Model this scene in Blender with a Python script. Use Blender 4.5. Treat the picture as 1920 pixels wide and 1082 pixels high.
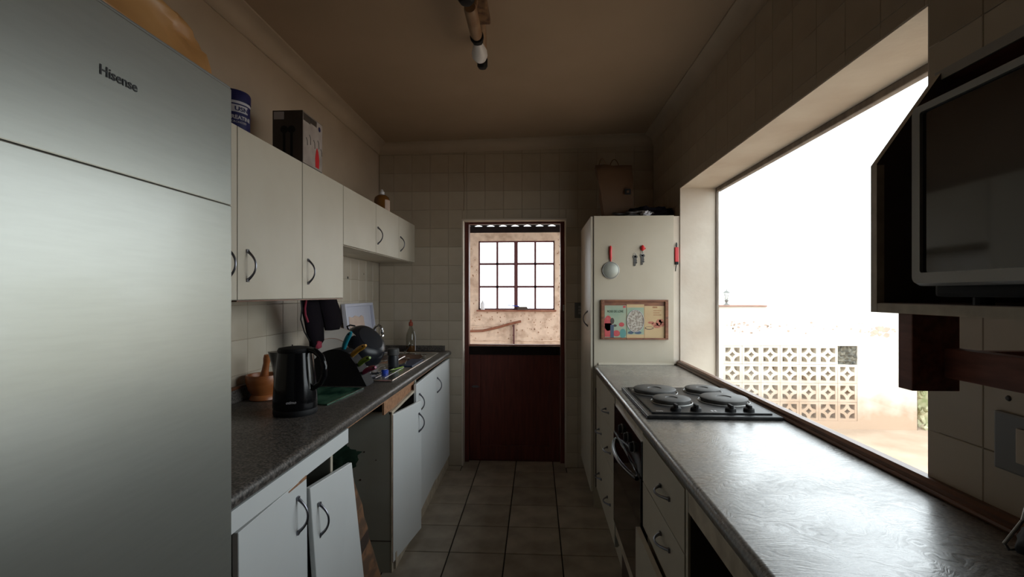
import bpy, bmesh, math, random
from mathutils import Vector, Matrix, noise
random.seed(7)
for o in list(bpy.data.objects): bpy.data.objects.remove(o)
S = bpy.context.scene; C = S.collection
PI = math.pi

# ------------------------------------------------------------ camera, sky, exposure
cd = bpy.data.cameras.new('camera'); cam = bpy.data.objects.new('camera', cd); C.objects.link(cam)
cam.location = (0, 0, 1.39); cam.rotation_euler = (PI/2, 0, math.atan(46/910))
cd.sensor_width = 36; cd.lens = 36*910/1920; cd.shift_y = 10/1920; cd.clip_start = .02
S.camera = cam
S.view_settings.view_transform = 'Standard'; S.view_settings.look = 'None'
S.view_settings.gamma = 1; S.view_settings.use_curve_mapping = False
S.view_settings.exposure = 0.28
W = bpy.data.worlds.new('sky'); S.world = W; W.use_nodes = True
bg = W.node_tree.nodes['Background']; bg.inputs[0].default_value = (.90, .965, 1, 1); bg.inputs[1].default_value = 3.8
def portal(name, loc, rot, sx, sy):
    l = bpy.data.lights.new(name, 'AREA'); l.shape = 'RECTANGLE'; l.size = sx; l.size_y = sy; l.cycles.is_portal = True
    o = bpy.data.objects.new(name, l); C.objects.link(o); o.location = loc; o.rotation_euler = rot
portal('window_portal', (1.22, 2.19, 1.45), (0, PI/2, 0), 1.35, 2.1)

# ------------------------------------------------------------ materials
def mat(name, col, rough=.5, metal=0, col2=None, scale=8, detail=4, lo=.35, hi=.65, bump=0, bscale=None, spec=.5, vary=0, stretch=None, coat=0, rvar=0):
    m = bpy.data.materials.new(name); m.use_nodes = True
    nt = m.node_tree; N = nt.nodes; L = nt.links; b = N['Principled BSDF']
    b.inputs['Base Color'].default_value = (*col, 1); b.inputs['Roughness'].default_value = rough
    b.inputs['Metallic'].default_value = metal; b.inputs['Specular IOR Level'].default_value = spec
    b.inputs['Coat Weight'].default_value = coat; b.inputs['Coat Roughness'].default_value = .05
    tc = N.new('ShaderNodeTexCoord'); mp = N.new('ShaderNodeMapping'); L.new(tc.outputs['Object'], mp.inputs[0])
    if stretch: mp.inputs['Scale'].default_value = stretch
    out = None
    if col2 is not None:
        n = N.new('ShaderNodeTexNoise'); n.inputs['Scale'].default_value = scale; n.inputs['Detail'].default_value = detail
        L.new(mp.outputs[0], n.inputs['Vector'])
        r = N.new('ShaderNodeValToRGB'); r.color_ramp.elements[0].position = lo; r.color_ramp.elements[1].position = hi
        r.color_ramp.elements[0].color = (*col, 1); r.color_ramp.elements[1].color = (*col2, 1)
        L.new(n.outputs['Fac'], r.inputs[0]); out = r.outputs[0]; L.new(out, b.inputs['Base Color'])
        if rvar:
            mr = N.new('ShaderNodeMapRange'); mr.inputs['To Min'].default_value = rough-rvar; mr.inputs['To Max'].default_value = rough+rvar
            mr.inputs['From Min'].default_value = .3; mr.inputs['From Max'].default_value = .7
            L.new(n.outputs['Fac'], mr.inputs[0]); L.new(mr.outputs[0], b.inputs['Roughness'])
    if vary:
        oi = N.new('ShaderNodeObjectInfo'); hs = N.new('ShaderNodeHueSaturation')
        mr = N.new('ShaderNodeMapRange'); mr.inputs['To Min'].default_value = 1-vary; mr.inputs['To Max'].default_value = 1+vary
        L.new(oi.outputs['Random'], mr.inputs[0]); L.new(mr.outputs[0], hs.inputs['Value'])
        if out is not None: L.new(out, hs.inputs['Color'])
        else: hs.inputs['Color'].default_value = (*col, 1)
        L.new(hs.outputs[0], b.inputs['Base Color'])
    if bump:
        n2 = N.new('ShaderNodeTexNoise'); n2.inputs['Scale'].default_value = bscale or scale; n2.inputs['Detail'].default_value = 5
        L.new(mp.outputs[0], n2.inputs['Vector'])
        bp = N.new('ShaderNodeBump'); bp.inputs['Strength'].default_value = bump; bp.inputs['Distance'].default_value = .004
        L.new(n2.outputs['Fac'], bp.inputs['Height']); L.new(bp.outputs[0], b.inputs['Normal'])
    return m

def world_dirt(m, dirt, z0, z1, scale=6):
    """dirt splashed up from the ground: a stain of the wall itself"""
    nt = m.node_tree; N = nt.nodes; L = nt.links; b = N['Principled BSDF']
    src = b.inputs['Base Color'].links[0].from_socket
    g = N.new('ShaderNodeNewGeometry'); sp = N.new('ShaderNodeSeparateXYZ'); L.new(g.outputs['Position'], sp.inputs[0])
    n = N.new('ShaderNodeTexNoise'); n.inputs['Scale'].default_value = scale; n.inputs['Detail'].default_value = 5; L.new(g.outputs['Position'], n.inputs['Vector'])
    ma = N.new('ShaderNodeMath'); ma.operation = 'MULTIPLY_ADD'; ma.inputs[1].default_value = -.5; L.new(n.outputs['Fac'], ma.inputs[0]); L.new(sp.outputs['Z'], ma.inputs[2])
    mr = N.new('ShaderNodeMapRange'); mr.inputs['From Min'].default_value = z0-.25; mr.inputs['From Max'].default_value = z1-.25
    mr.inputs['To Min'].default_value = 1; mr.inputs['To Max'].default_value = 0; L.new(ma.outputs[0], mr.inputs[0])
    mx = N.new('ShaderNodeMix'); mx.data_type = 'RGBA'; L.new(mr.outputs[0], mx.inputs[0]); L.new(src, mx.inputs[6]); mx.inputs[7].default_value = (*dirt, 1)
    L.new(mx.outputs[2], b.inputs['Base Color'])

M = {}
M['wall'] = mat('cream_wall_paint', (.42,.335,.25), .5, col2=(.375,.295,.215), scale=3, bump=.15, bscale=25)
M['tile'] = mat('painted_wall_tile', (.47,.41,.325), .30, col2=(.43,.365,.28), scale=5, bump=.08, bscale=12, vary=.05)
M['tile_mid'] = mat('slightly_browner_wall_tile', (.41,.345,.265), .4, col2=(.375,.31,.23), scale=4, bump=.1, bscale=16, vary=.04)
M['tile_up'] = mat('browner_wall_tile', (.37,.305,.23), .5, col2=(.33,.265,.195), scale=4, bump=.12, bscale=20, vary=.03)  # darker, browner tile tones for the upper rows
M['joint'] = mat('dirty_tile_joint', (.24,.18,.12), .9, col2=(.18,.13,.09), scale=9)
M['ceil'] = mat('brown_stained_ceiling', (.36,.265,.185), .8, col2=(.315,.23,.155), scale=1.4, bump=.05)
M['cove'] = mat('cornice_plaster', (.40,.32,.24), .7, col2=(.36,.285,.21), scale=3)
M['reveal'] = mat('window_reveal_plaster', (.60,.54,.46), .7, col2=(.53,.455,.375), scale=4, bump=.3, bscale=30)
M['floor_tile'] = mat('taupe_floor_tile', (.42,.36,.285), .36, col2=(.27,.225,.17), scale=6, detail=8, vary=.12, bump=.1, bscale=30)
M['grout'] = mat('dark_floor_grout', (.03,.024,.018), .9)
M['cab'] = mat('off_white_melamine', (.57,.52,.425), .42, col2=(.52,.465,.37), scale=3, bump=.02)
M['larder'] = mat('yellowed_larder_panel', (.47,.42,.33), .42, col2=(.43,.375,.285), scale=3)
M['brown_board'] = mat('brown_shelf_board', (.16,.11,.09), .5, col2=(.13,.085,.07), scale=6)
M['door'] = mat('white_cabinet_door', (.74,.76,.76), .33, col2=(.71,.72,.71), scale=3, lo=.3, hi=.7)
M['carc'] = mat('grey_green_carcass', (.40,.41,.36), .5, col2=(.35,.345,.29), scale=4)
M['dark_int'] = mat('dark_brown_board', (.075,.052,.042), .5, col2=(.06,.04,.032), scale=6)
M['chip'] = mat('raw_chipboard', (.40,.21,.11), .9, col2=(.26,.13,.07), scale=60, bump=.3, bscale=90)
M['cedge'] = mat('cream_board_edge', (.62,.54,.42), .5, col2=(.44,.37,.28), scale=20)
M['handle'] = mat('brushed_pewter', (.22,.22,.25), .33, 1, col2=(.17,.17,.19), scale=20)
M['steel'] = mat('stainless_steel', (.55,.55,.56), .22, 1, col2=(.48,.48,.49), scale=12, stretch=(1,14,1))
M['silver'] = mat('silver_edge', (.7,.7,.7), .2, 1)
def counter_mat(name, a, b, rough, rvar, spec=.6):
    m = mat(name, a, rough, col2=b, scale=150, detail=6, lo=.42, hi=.62, bump=.03, bscale=60, spec=spec)
    nt = m.node_tree; N = nt.nodes; L = nt.links; bs = N['Principled BSDF']
    # wiped streaks change the gloss and lightly scratch the surface
    tc = N.new('ShaderNodeTexCoord'); w = N.new('ShaderNodeTexNoise'); w.inputs['Scale'].default_value = 2.2; w.inputs['Detail'].default_value = 3; w.inputs['Distortion'].default_value = 1.5
    L.new(tc.outputs['Object'], w.inputs['Vector'])
    va = N.new('ShaderNodeVectorMath'); va.operation = 'MULTIPLY_ADD'; va.inputs[1].default_value = (.35,.35,0); L.new(w.outputs['Color'], va.inputs[0]); L.new(tc.outputs['Object'], va.inputs[2])
    mp = N.new('ShaderNodeMapping'); mp.inputs['Scale'].default_value = (26, 120, 1); mp.inputs['Rotation'].default_value = (0,0,.5); L.new(va.outputs[0], mp.inputs[0])
    w2 = N.new('ShaderNodeTexNoise'); w2.inputs['Scale'].default_value = 1; w2.inputs['Detail'].default_value = 4; L.new(mp.outputs[0], w2.inputs['Vector'])
    ad = N.new('ShaderNodeMath'); ad.operation = 'ADD'; L.new(w.outputs['Fac'], ad.inputs[0]); L.new(w2.outputs['Fac'], ad.inputs[1])
    mr = N.new('ShaderNodeMapRange'); mr.inputs['From Min'].default_value = .75; mr.inputs['From Max'].default_value = 1.25; mr.inputs['To Min'].default_value = rough-rvar; mr.inputs['To Max'].default_value = rough+rvar
    L.new(ad.outputs[0], mr.inputs[0]); L.new(mr.outputs[0], bs.inputs['Roughness'])
    old = bs.inputs['Normal'].links[0].from_node; b2 = N.new('ShaderNodeBump'); b2.inputs['Strength'].default_value = .25; b2.inputs['Distance'].default_value = .002
    L.new(w2.outputs['Fac'], b2.inputs['Height']); L.new(old.outputs[0], b2.inputs['Normal']); L.new(b2.outputs[0], bs.inputs['Normal']); L.new(b2.outputs[0], bs.inputs['Coat Normal'])
    return m
M['counter'] = counter_mat('speckled_charcoal_laminate', (.035,.031,.028), (.15,.13,.115), .40, .10)
M['counter_r'] = counter_mat('worn_grey_laminate', (.085,.08,.073), (.24,.225,.205), .34, .17, spec=1.0)
for k_ in ('Coat Weight',): M['counter_r'].node_tree.nodes['Principled BSDF'].inputs[k_].default_value = .9
M['counter_r'].node_tree.nodes['Principled BSDF'].inputs['Coat Roughness'].default_value = .30
M['fridge'] = mat('brushed_silver_door', (.395,.40,.365), .36, .72, col2=(.375,.38,.345), scale=14, stretch=(1,1,10), lo=.3, hi=.7, coat=.3)
M['fridge'].node_tree.nodes['Principled BSDF'].inputs['Coat Roughness'].default_value = .12
M['fside'] = mat('grey_fridge_side', (.20,.20,.20), .5)
M['logo'] = mat('dark_lettering', (.05,.05,.05), .4, .3)
M['red_wood'] = mat('dark_mahogany_door', (.13,.024,.015), .42, col2=(.08,.015,.010), scale=9, stretch=(6,6,.6), bump=.1)
M['wood'] = mat('varnished_brown_wood', (.17,.07,.035), .35, col2=(.10,.04,.02), scale=12, stretch=(5,.8,5), bump=.1)
M['wood_r'] = mat('reddish_dark_wood', (.26,.085,.055), .45, col2=(.16,.05,.034), scale=14, stretch=(5,.8,5))
M['bowlwood'] = mat('turned_orange_wood', (.36,.12,.035), .35, col2=(.25,.075,.02), scale=9, stretch=(1,1,5))
M['black'] = mat('glossy_black', (.005,.005,.006), .14, spec=.35)
M['black_matt'] = mat('matt_black', (.008,.008,.009), .6, spec=.25)
M['black_enamel'] = mat('black_hob_enamel', (.010,.010,.011), .38, spec=.18, col2=(.022,.021,.021), scale=30)
M['plate_iron'] = mat('dark_cast_iron_plate', (.09,.088,.085), .55, .2, col2=(.06,.058,.055), scale=25)
M['ovenglass'] = mat('black_oven_glass', (.008,.006,.006), .08, coat=.3)
M['mwglass'] = mat('microwave_glass', (.010,.008,.007), .05, spec=.8)
M['mwframe'] = mat('dull_silver_plastic', (.32,.32,.31), .4, .4)
M['white'] = mat('white_plastic', (.72,.71,.73), .35)
M['lilac'] = mat('pale_lilac_plastic', (.55,.55,.63), .35, col2=(.50,.50,.58), scale=6)
M['pinkpaper'] = mat('pink_beige_paper', (.56,.42,.34), .8, col2=(.5,.36,.29), scale=10)
M['navy'] = mat('navy_plastic', (.012,.014,.075), .35)
M['labelgrey'] = mat('pale_label', (.45,.43,.45), .5)
M['boxdark'] = mat('dark_glossy_card', (.035,.028,.024), .35, col2=(.055,.042,.034), scale=5)
M['boxlight'] = mat('pale_printed_card', (.38,.32,.28), .45, col2=(.28,.23,.20), scale=14, detail=2)
M['red'] = mat('red_plastic', (.55,.02,.025), .35)
M['capred'] = mat('dull_orange_cap', (.30,.045,.02), .45)
M['crimson'] = mat('crimson_cloth', (.28,.02,.045), .8)
M['amber'] = mat('amber_liquid', (.20,.085,.02), .12, col2=(.13,.05,.012), scale=5)
M['kraft'] = mat('kraft_paper', (.12,.068,.038), .9, col2=(.095,.052,.028), scale=4, bump=.3, bscale=8)
M['bundle'] = mat('tan_wrapping', (.52,.27,.095), .4, col2=(.40,.19,.06), scale=5, bump=.3, bscale=9)
M['cloth'] = mat('black_fabric', (.008,.006,.008), .95, bump=.4, bscale=60, spec=.05)
M['green_cloth'] = mat('dark_green_fabric', (.006,.013,.008), .95, bump=.4, bscale=30, spec=.05)
M['teal'] = mat('teal_plastic', (.01,.20,.27), .35)
M['yellow'] = mat('mustard_plastic', (.50,.24,.015), .35)
M['lime'] = mat('lime_plastic', (.18,.30,.015), .35)
M['pink'] = mat('magenta_plastic', (.32,.02,.09), .35)
M['blue'] = mat('blue_plastic', (.02,.06,.42), .3)
M['navycloth'] = mat('navy_board', (.012,.025,.07), .4)
M['crockery'] = mat('grey_white_crockery', (.55,.50,.45), .3)
M['pan'] = mat('nonstick_black', (.008,.009,.013), .32, spec=.35)
M['panbase'] = mat('pan_base_grey', (.016,.017,.021), .4, spec=.35)
M['greenglass'] = mat('green_glass_board', (.008,.045,.03), .15, col2=(.07,.17,.11), scale=14, detail=6, lo=.42, hi=.6, stretch=(1,.45,1))
M['plaster_out'] = mat('rough_outdoor_plaster', (.74,.56,.43), .9, col2=(.50,.34,.245), scale=9, detail=8, lo=.45, hi=.68, bump=1.0, bscale=18)
M['bwall'] = mat('whitewashed_boundary_wall', (.86,.84,.78), .9, col2=(.80,.76,.68), scale=2.5, bump=.4)
world_dirt(M['bwall'], (.46,.32,.22), -.1, .42)
M['breeze'] = mat('pale_concrete_breeze_block', (.84,.78,.68), .9, col2=(.74,.66,.55), scale=9)
world_dirt(M['breeze'], (.46,.32,.22), .0, .5)
M['concrete'] = mat('grey_pitted_concrete', (.24,.22,.17), .95, col2=(.10,.10,.09), scale=22, bump=.8)
M['behind'] = mat('brown_earth_bank', (.36,.28,.19), .95, col2=(.16,.12,.08), scale=14)
M['yard'] = mat('sandy_yard_ground', (.44,.325,.235), .95, col2=(.33,.23,.155), scale=2.2, bump=.5, bscale=10)
M['moss'] = mat('mossy_side_wall', (.50,.46,.30), .95, col2=(.22,.24,.11), scale=8)
M['rust'] = mat('rusty_copper_pipe', (.36,.15,.09), .5, .3, col2=(.26,.09,.05), scale=14)
M['steelwin'] = mat('maroon_steel_window', (.10,.028,.030), .5)
M['tin'] = mat('corrugated_tin', (.02,.016,.015), .8, spec=.2)
M['dtimber'] = mat('black_timber', (.012,.008,.007), .9, col2=(.018,.012,.011), scale=9, spec=.1)
M['alu'] = mat('weathered_window_frame', (.20,.165,.13), .6, col2=(.12,.09,.07), scale=22, stretch=(1,1,.3))
M['socket'] = mat('brushed_grey_plate', (.16,.155,.15), .35, .6)
M['beige'] = mat('beige_plastic', (.50,.42,.33), .4)
M['mesh'] = mat('sieve_mesh', (.34,.35,.31), .5, .4)
M['sacktex'] = mat('printed_paper_sack', (.26,.13,.065), .8, col2=(.13,.075,.045), scale=9, detail=6, lo=.42, hi=.55, bump=.4, stretch=(1,1,2.5))
M['greenp'] = mat('green_print', (.02,.16,.08), .7)
M['rooftile'] = mat('pale_far_roof', (.80,.82,.80), .8, col2=(.72,.76,.73), scale=6)
M['coping'] = mat('red_brown_coping', (.40,.22,.17), .9, col2=(.30,.16,.12), scale=10)
M['lamp'] = mat('grey_lamp_metal', (.16,.17,.16), .5, .3)
M['tube'] = mat('tan_painted_metal', (.30,.19,.11), .5, col2=(.22,.12,.06), scale=14)
M['rustplate'] = mat('rusty_fitting_plate', (.22,.12,.055), .7, col2=(.09,.04,.02), scale=22, lo=.4, hi=.6)
M['page_g'] = mat('faded_green_page', (.25,.34,.25), .7, col2=(.36,.38,.28), scale=9)
M['page_f'] = mat('food_photo_page', (.24,.20,.16), .7, col2=(.46,.42,.36), scale=75, detail=2, lo=.45, hi=.55)
M['page_b'] = mat('beige_page', (.52,.38,.21), .7, col2=(.46,.32,.17), scale=7)
M['photo_red'] = mat('printed_red', (.42,.05,.06), .7, col2=(.52,.10,.10), scale=30)
M['photo_blue'] = mat('printed_slate', (.06,.09,.14), .7)
M['photo_teal'] = mat('printed_teal', (.10,.26,.24), .7)
M['photo_chilli'] = mat('printed_chilli', (.34,.10,.07), .7, col2=(.48,.20,.13), scale=60, detail=2)
M['frame_wood'] = mat('worn_orange_frame', (.25,.10,.045), .55, col2=(.15,.055,.03), scale=14, stretch=(1,1,3))

def glass_mat(name, tint=(1,1,1), gl=.04):
    m = bpy.data.materials.new(name); m.use_nodes = True; nt = m.node_tree; N = nt.nodes; L = nt.links
    N.remove(N['Principled BSDF']); out = N['Material Output']
    t = N.new('ShaderNodeBsdfTransparent'); t.inputs[0].default_value = (*tint, 1)
    g = N.new('ShaderNodeBsdfGlossy'); g.inputs['Roughness'].default_value = .02
    f = N.new('ShaderNodeLayerWeight'); f.inputs[0].default_value = .5
    p5 = N.new('ShaderNodeMath'); p5.operation = 'POWER'; p5.inputs[1].default_value = 4; L.new(f.outputs['Facing'], p5.inputs[0])
    ma = N.new('ShaderNodeMath'); ma.operation = 'MULTIPLY_ADD'; ma.inputs[1].default_value = .6; ma.inputs[2].default_value = gl; L.new(p5.outputs[0], ma.inputs[0])
    mx = N.new('ShaderNodeMixShader'); L.new(ma.outputs[0], mx.inputs[0]); L.new(t.outputs[0], mx.inputs[1]); L.new(g.outputs[0], mx.inputs[2])
    L.new(mx.outputs[0], out.inputs[0]); return m
M['pane'] = glass_mat('window_glass', (.97,.98,.98))
M['clear'] = glass_mat('clear_bottle_plastic', (.72,.72,.68))
M['smoke'] = glass_mat('smoky_glass', (.35,.33,.33))

# ------------------------------------------------------------ builder
class B:
    def __init__(s): s.bm = bmesh.new(); s.ms = []
    def _m(s, faces, m):
        if m not in s.ms: s.ms.append(m)
        i = s.ms.index(m)
        for f in faces: f.material_index = i
    def hexa(s, p, m=None):
        v = [s.bm.verts.new(q) for q in p]
        fs = [s.bm.faces.new([v[i] for i in f]) for f in ((3,2,1,0),(4,5,6,7),(0,1,5,4),(1,2,6,5),(2,3,7,6),(3,0,4,7))]
        s._m(fs, m); s.last = fs; return s
    def box(s, x0, x1, y0, y1, z0, z1, m=None, bev=0, mt=None):
        s.hexa([(x0,y0,z0),(x1,y0,z0),(x1,y1,z0),(x0,y1,z0),(x0,y0,z1),(x1,y0,z1),(x1,y1,z1),(x0,y1,z1)], m); fs = s.last
        if bev:
            es = list({e for f in fs for e in f.edges})
            r = bmesh.ops.bevel(s.bm, geom=es, offset=bev, segments=2, affect='EDGES', profile=.6)
            s._m(r['faces'], m)
        return s
    def prism(s, poly, axis, a, b, m=None, mcap=None):
        """poly in the two other axes (order x,y,z without axis), extruded from a to b"""
        def P(q, t):
            l = list(q); l.insert(axis, t); return l
        va = [s.bm.verts.new(P(q, a)) for q in poly]; vb = [s.bm.verts.new(P(q, b)) for q in poly]
        n = len(poly); sd = [s.bm.faces.new((va[i], va[(i+1)%n], vb[(i+1)%n], vb[i])) for i in range(n)]
        cp = [s.bm.faces.new(va[::-1]), s.bm.faces.new(vb)]
        s._m(sd, m); s._m(cp, mcap or m); return s
    def tube(s, pts, r, seg=10, m=None, close=False, cap=True):
        pts = [Vector(p) for p in pts]; n = len(pts); rs = r if isinstance(r, (list, tuple)) else [r]*n
        rings = []; up = None
        for i, p in enumerate(pts):
            if close: t = pts[(i+1)%n]-pts[i-1]
            else: t = pts[min(i+1,n-1)]-pts[max(i-1,0)]
            t.normalize()
            if up is None:
                up = Vector((0,0,1)) if abs(t.z) < .9 else Vector((1,0,0))
            up = (up - t*up.dot(t)); up.normalize(); w = t.cross(up)
            rings.append([s.bm.verts.new(p + (up*math.cos(k*2*PI/seg) + w*math.sin(k*2*PI/seg))*rs[i]) for k in range(seg)])
        fs = []
        for i in range(n if close else n-1):
            a, b = rings[i], rings[(i+1)%n]
            for k in range(seg): fs.append(s.bm.faces.new((a[k], b[k], b[(k+1)%seg], a[(k+1)%seg])))
        if not close and cap: fs += [s.bm.faces.new(rings[0]), s.bm.faces.new(rings[-1][::-1])]
        s._m(fs, m); return s
    def lathe(s, prof, c=(0,0,0), seg=28, m=None, M4=None, cap=True):
        """prof: list of (r, z); M4 optional orientation of the local z axis"""
        c = Vector(c); rings = []; fs = []
        for r, z in prof:
            row = []
            if r < 1e-5:
                q = Vector((0,0,z)); q = M4 @ q if M4 else q; row = [s.bm.verts.new(c+q)]
            else:
                for k in range(seg):
                    q = Vector((r*math.cos(2*PI*k/seg), r*math.sin(2*PI*k/seg), z)); q = M4 @ q if M4 else q
                    row.append(s.bm.verts.new(c+q))
            rings.append(row)
        for a, b in zip(rings, rings[1:]):
            if len(a) == 1 and len(b) == 1: continue
            for k in range(seg):
                k2 = (k+1) % seg
                if len(a) == 1: fs.append(s.bm.faces.new((a[0], b[k2], b[k])))
                elif len(b) == 1: fs.append(s.bm.faces.new((a[k], a[k2], b[0])))
                else: fs.append(s.bm.faces.new((a[k], a[k2], b[k2], b[k])))
        if cap:
            if len(rings[0]) > 1: fs.append(s.bm.faces.new(rings[0][::-1]))
            if len(rings[-1]) > 1: fs.append(s.bm.faces.new(rings[-1]))
        s._m(fs, m); return s
    def lump(s, c, r, seed=0, amp=.12, m=None, sub=4, box=.6, freq=1.6):
        """crumpled soft mass: squashed superellipsoid with folds"""
        ico = bmesh.ops.create_icosphere(s.bm, subdivisions=sub, radius=1)
        for v in ico['verts']:
            p = v.co.copy()
            q = Vector([math.copysign(abs(a)**box, a) for a in p])
            k = 1 + amp*noise.noise(p*freq + Vector((seed*7.3, seed*1.7, 0))) + amp*.4*noise.noise(p*freq*3.3 + Vector((seed, 5, 1)))
            v.co = Vector(c) + Vector((q.x*r[0], q.y*r[1], q.z*r[2]))*k
        s._m({f for v in ico['verts'] for f in v.link_faces}, m); return s

def tag(o, label=None, cat=None, group=None, kind=None):
    if label: o['label'] = label
    if cat: o['category'] = cat
    if group: o['group'] = group
    if kind: o['kind'] = kind
    return o
def wl(o):
    v = Vector((0,0,0))
    while o: v += o.location; o = o.parent
    return v
def obj(name, b, m=None, parent=None, smooth=False, loc=None, angle=40):
    bm = b.bm if isinstance(b, B) else b
    bmesh.ops.recalc_face_normals(bm, faces=bm.faces)
    vs = bm.verts; xs = [v.co.x for v in vs]; ys = [v.co.y for v in vs]; zs = [v.co.z for v in vs]
    if loc is None: loc = Vector(((min(xs)+max(xs))/2, (min(ys)+max(ys))/2, min(zs)))
    loc = Vector(loc)
    for v in vs: v.co -= loc
    me = bpy.data.meshes.new(name); bm.to_mesh(me); bm.free()
    m = m or 'dark_int'; mats = [M[k] if k else M[m] for k in (b.ms if isinstance(b, B) else [None])] or [M[m]]
    for k in mats: me.materials.append(k)
    if smooth:
        for p in me.polygons: p.use_smooth = True
        me.set_sharp_from_angle(angle=math.radians(angle))
    o = bpy.data.objects.new(name, me); C.objects.link(o)
    if parent: o.parent = parent; o.location = loc - wl(parent)
    else: o.location = loc
    return o
def thing(name, loc, label, cat, group=None):
    o = bpy.data.objects.new(name, None); C.objects.link(o); o.location = loc; o.empty_display_size = .05
    return tag(o, label, cat, group)
def link_mesh(name, me, loc, parent, rot=None):
    o = bpy.data.objects.new(name, me); C.objects.link(o); o.parent = parent; o.location = Vector(loc)-wl(parent)
    if rot: o.rotation_euler = rot
    return o
def text(name, body, size, m, parent, origin, right, up, depth=.0006, shear=0, sx=1, bold=0, center=True, wrap=None):
    cu = bpy.data.curves.new(name, 'FONT'); cu.body = body; cu.size = size; cu.extrude = depth/2; cu.shear = shear; cu.offset = bold; cu.resolution_u = 3
    if center: cu.align_x = 'CENTER'
    o = bpy.data.objects.new(name, cu); C.objects.link(o)
    dg = bpy.context.evaluated_depsgraph_get(); dg.update()
    me = bpy.data.meshes.new_from_object(o.evaluated_get(dg)); bpy.data.objects.remove(o)
    R = Vector(right).normalized(); U = Vector(up).normalized(); Nn = R.cross(U)
    for v in me.vertices:
        x, y, z = v.co.x*sx, v.co.y, v.co.z
        if wrap:   # wrap = (centre, radius, mid angle) round a vertical cylinder
            a = wrap[2] + x/wrap[1]; rr = wrap[1] + z + depth/2
            v.co = Vector((wrap[0][0] + rr*math.cos(a), wrap[0][1] + rr*math.sin(a), wrap[0][2] + y))
        else: v.co = Vector(origin) + R*x + U*y + Nn*(z+depth/2)
    loc = Vector(origin) if not wrap else Vector(wrap[0])
    for v in me.vertices: v.co -= loc
    me.materials.clear(); me.materials.append(M[m])
    t = bpy.data.objects.new(name, me); C.objects.link(t)
    if parent: t.parent = parent; t.location = loc - wl(parent)
    else: t.location = loc
    return t

# ------------------------------------------------------------ room shell
XL, XR, YB, YF = -1.282, .925, 3.9, -1.3          # wall faces
ZC = lambda x: 2.60 + (x-XL)/(XR-XL)*.045         # the ceiling runs a little out of level
WY0, WY1, WZ0, WZ1 = 1.195, 3.186, .93, 2.075     # window opening
DX0, DX1, DZ = -.60, .236, 1.99                   # door opening
GZ = -.23                                         # yard level
T = .004                                          # tile proud of the joint
fl = tag(obj('floor', B().box(XL-.25, XR+.25, YF-.2, 4.16, -.12, -.005), 'grout'), 'floor of square taupe tiles with dark joints', kind='structure')
ce = tag(obj('ceiling', B().hexa([(XL-.2,YF-.2,ZC(XL-.2)),(XR+.2,YF-.2,ZC(XR+.2)),(XR+.2,YB+.2,ZC(XR+.2)),(XL-.2,YB+.2,ZC(XL-.2)),(XL-.2,YF-.2,2.85),(XR+.2,YF-.2,2.85),(XR+.2,YB+.2,2.85),(XL-.2,YB+.2,2.85)]), 'ceil'), 'brown-stained plain ceiling', kind='structure')
wL = tag(obj('wall_left', B().box(XL-.2, XL-T, YF-.2, YB+.2, GZ, 2.7), 'wall'), 'cream left wall, tiled above the worktop', kind='structure')
b = B().box(XL-.2, DX0, YB+T, YB+.24, GZ, 2.7).box(DX1, XR+.25, YB+T, YB+.24, GZ, 2.7).box(DX0, DX1, YB+T, YB+.24, DZ, 2.7)
wB = tag(obj('wall_back', b, 'joint'), 'tiled end wall round the stable door', kind='structure')
b = B().box(XR+T, 1.172, YF-.2, WY0, GZ, 2.7).box(XR+T, 1.172, WY1, YB+.24, GZ, 2.7).box(XR+T, 1.172, WY0, WY1, WZ1, 2.7).box(XR+T, 1.172, WY0, WY1, GZ, .75)
wR = tag(obj('wall_right', b, 'joint'), 'right wall with the wide window opening', kind='structure')
wF = tag(obj('wall_front', B().box(XL-.2, XR+.25, YF-.2, YF, GZ, 2.7), 'wall'), 'plain wall behind the viewer', kind='structure')

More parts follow.
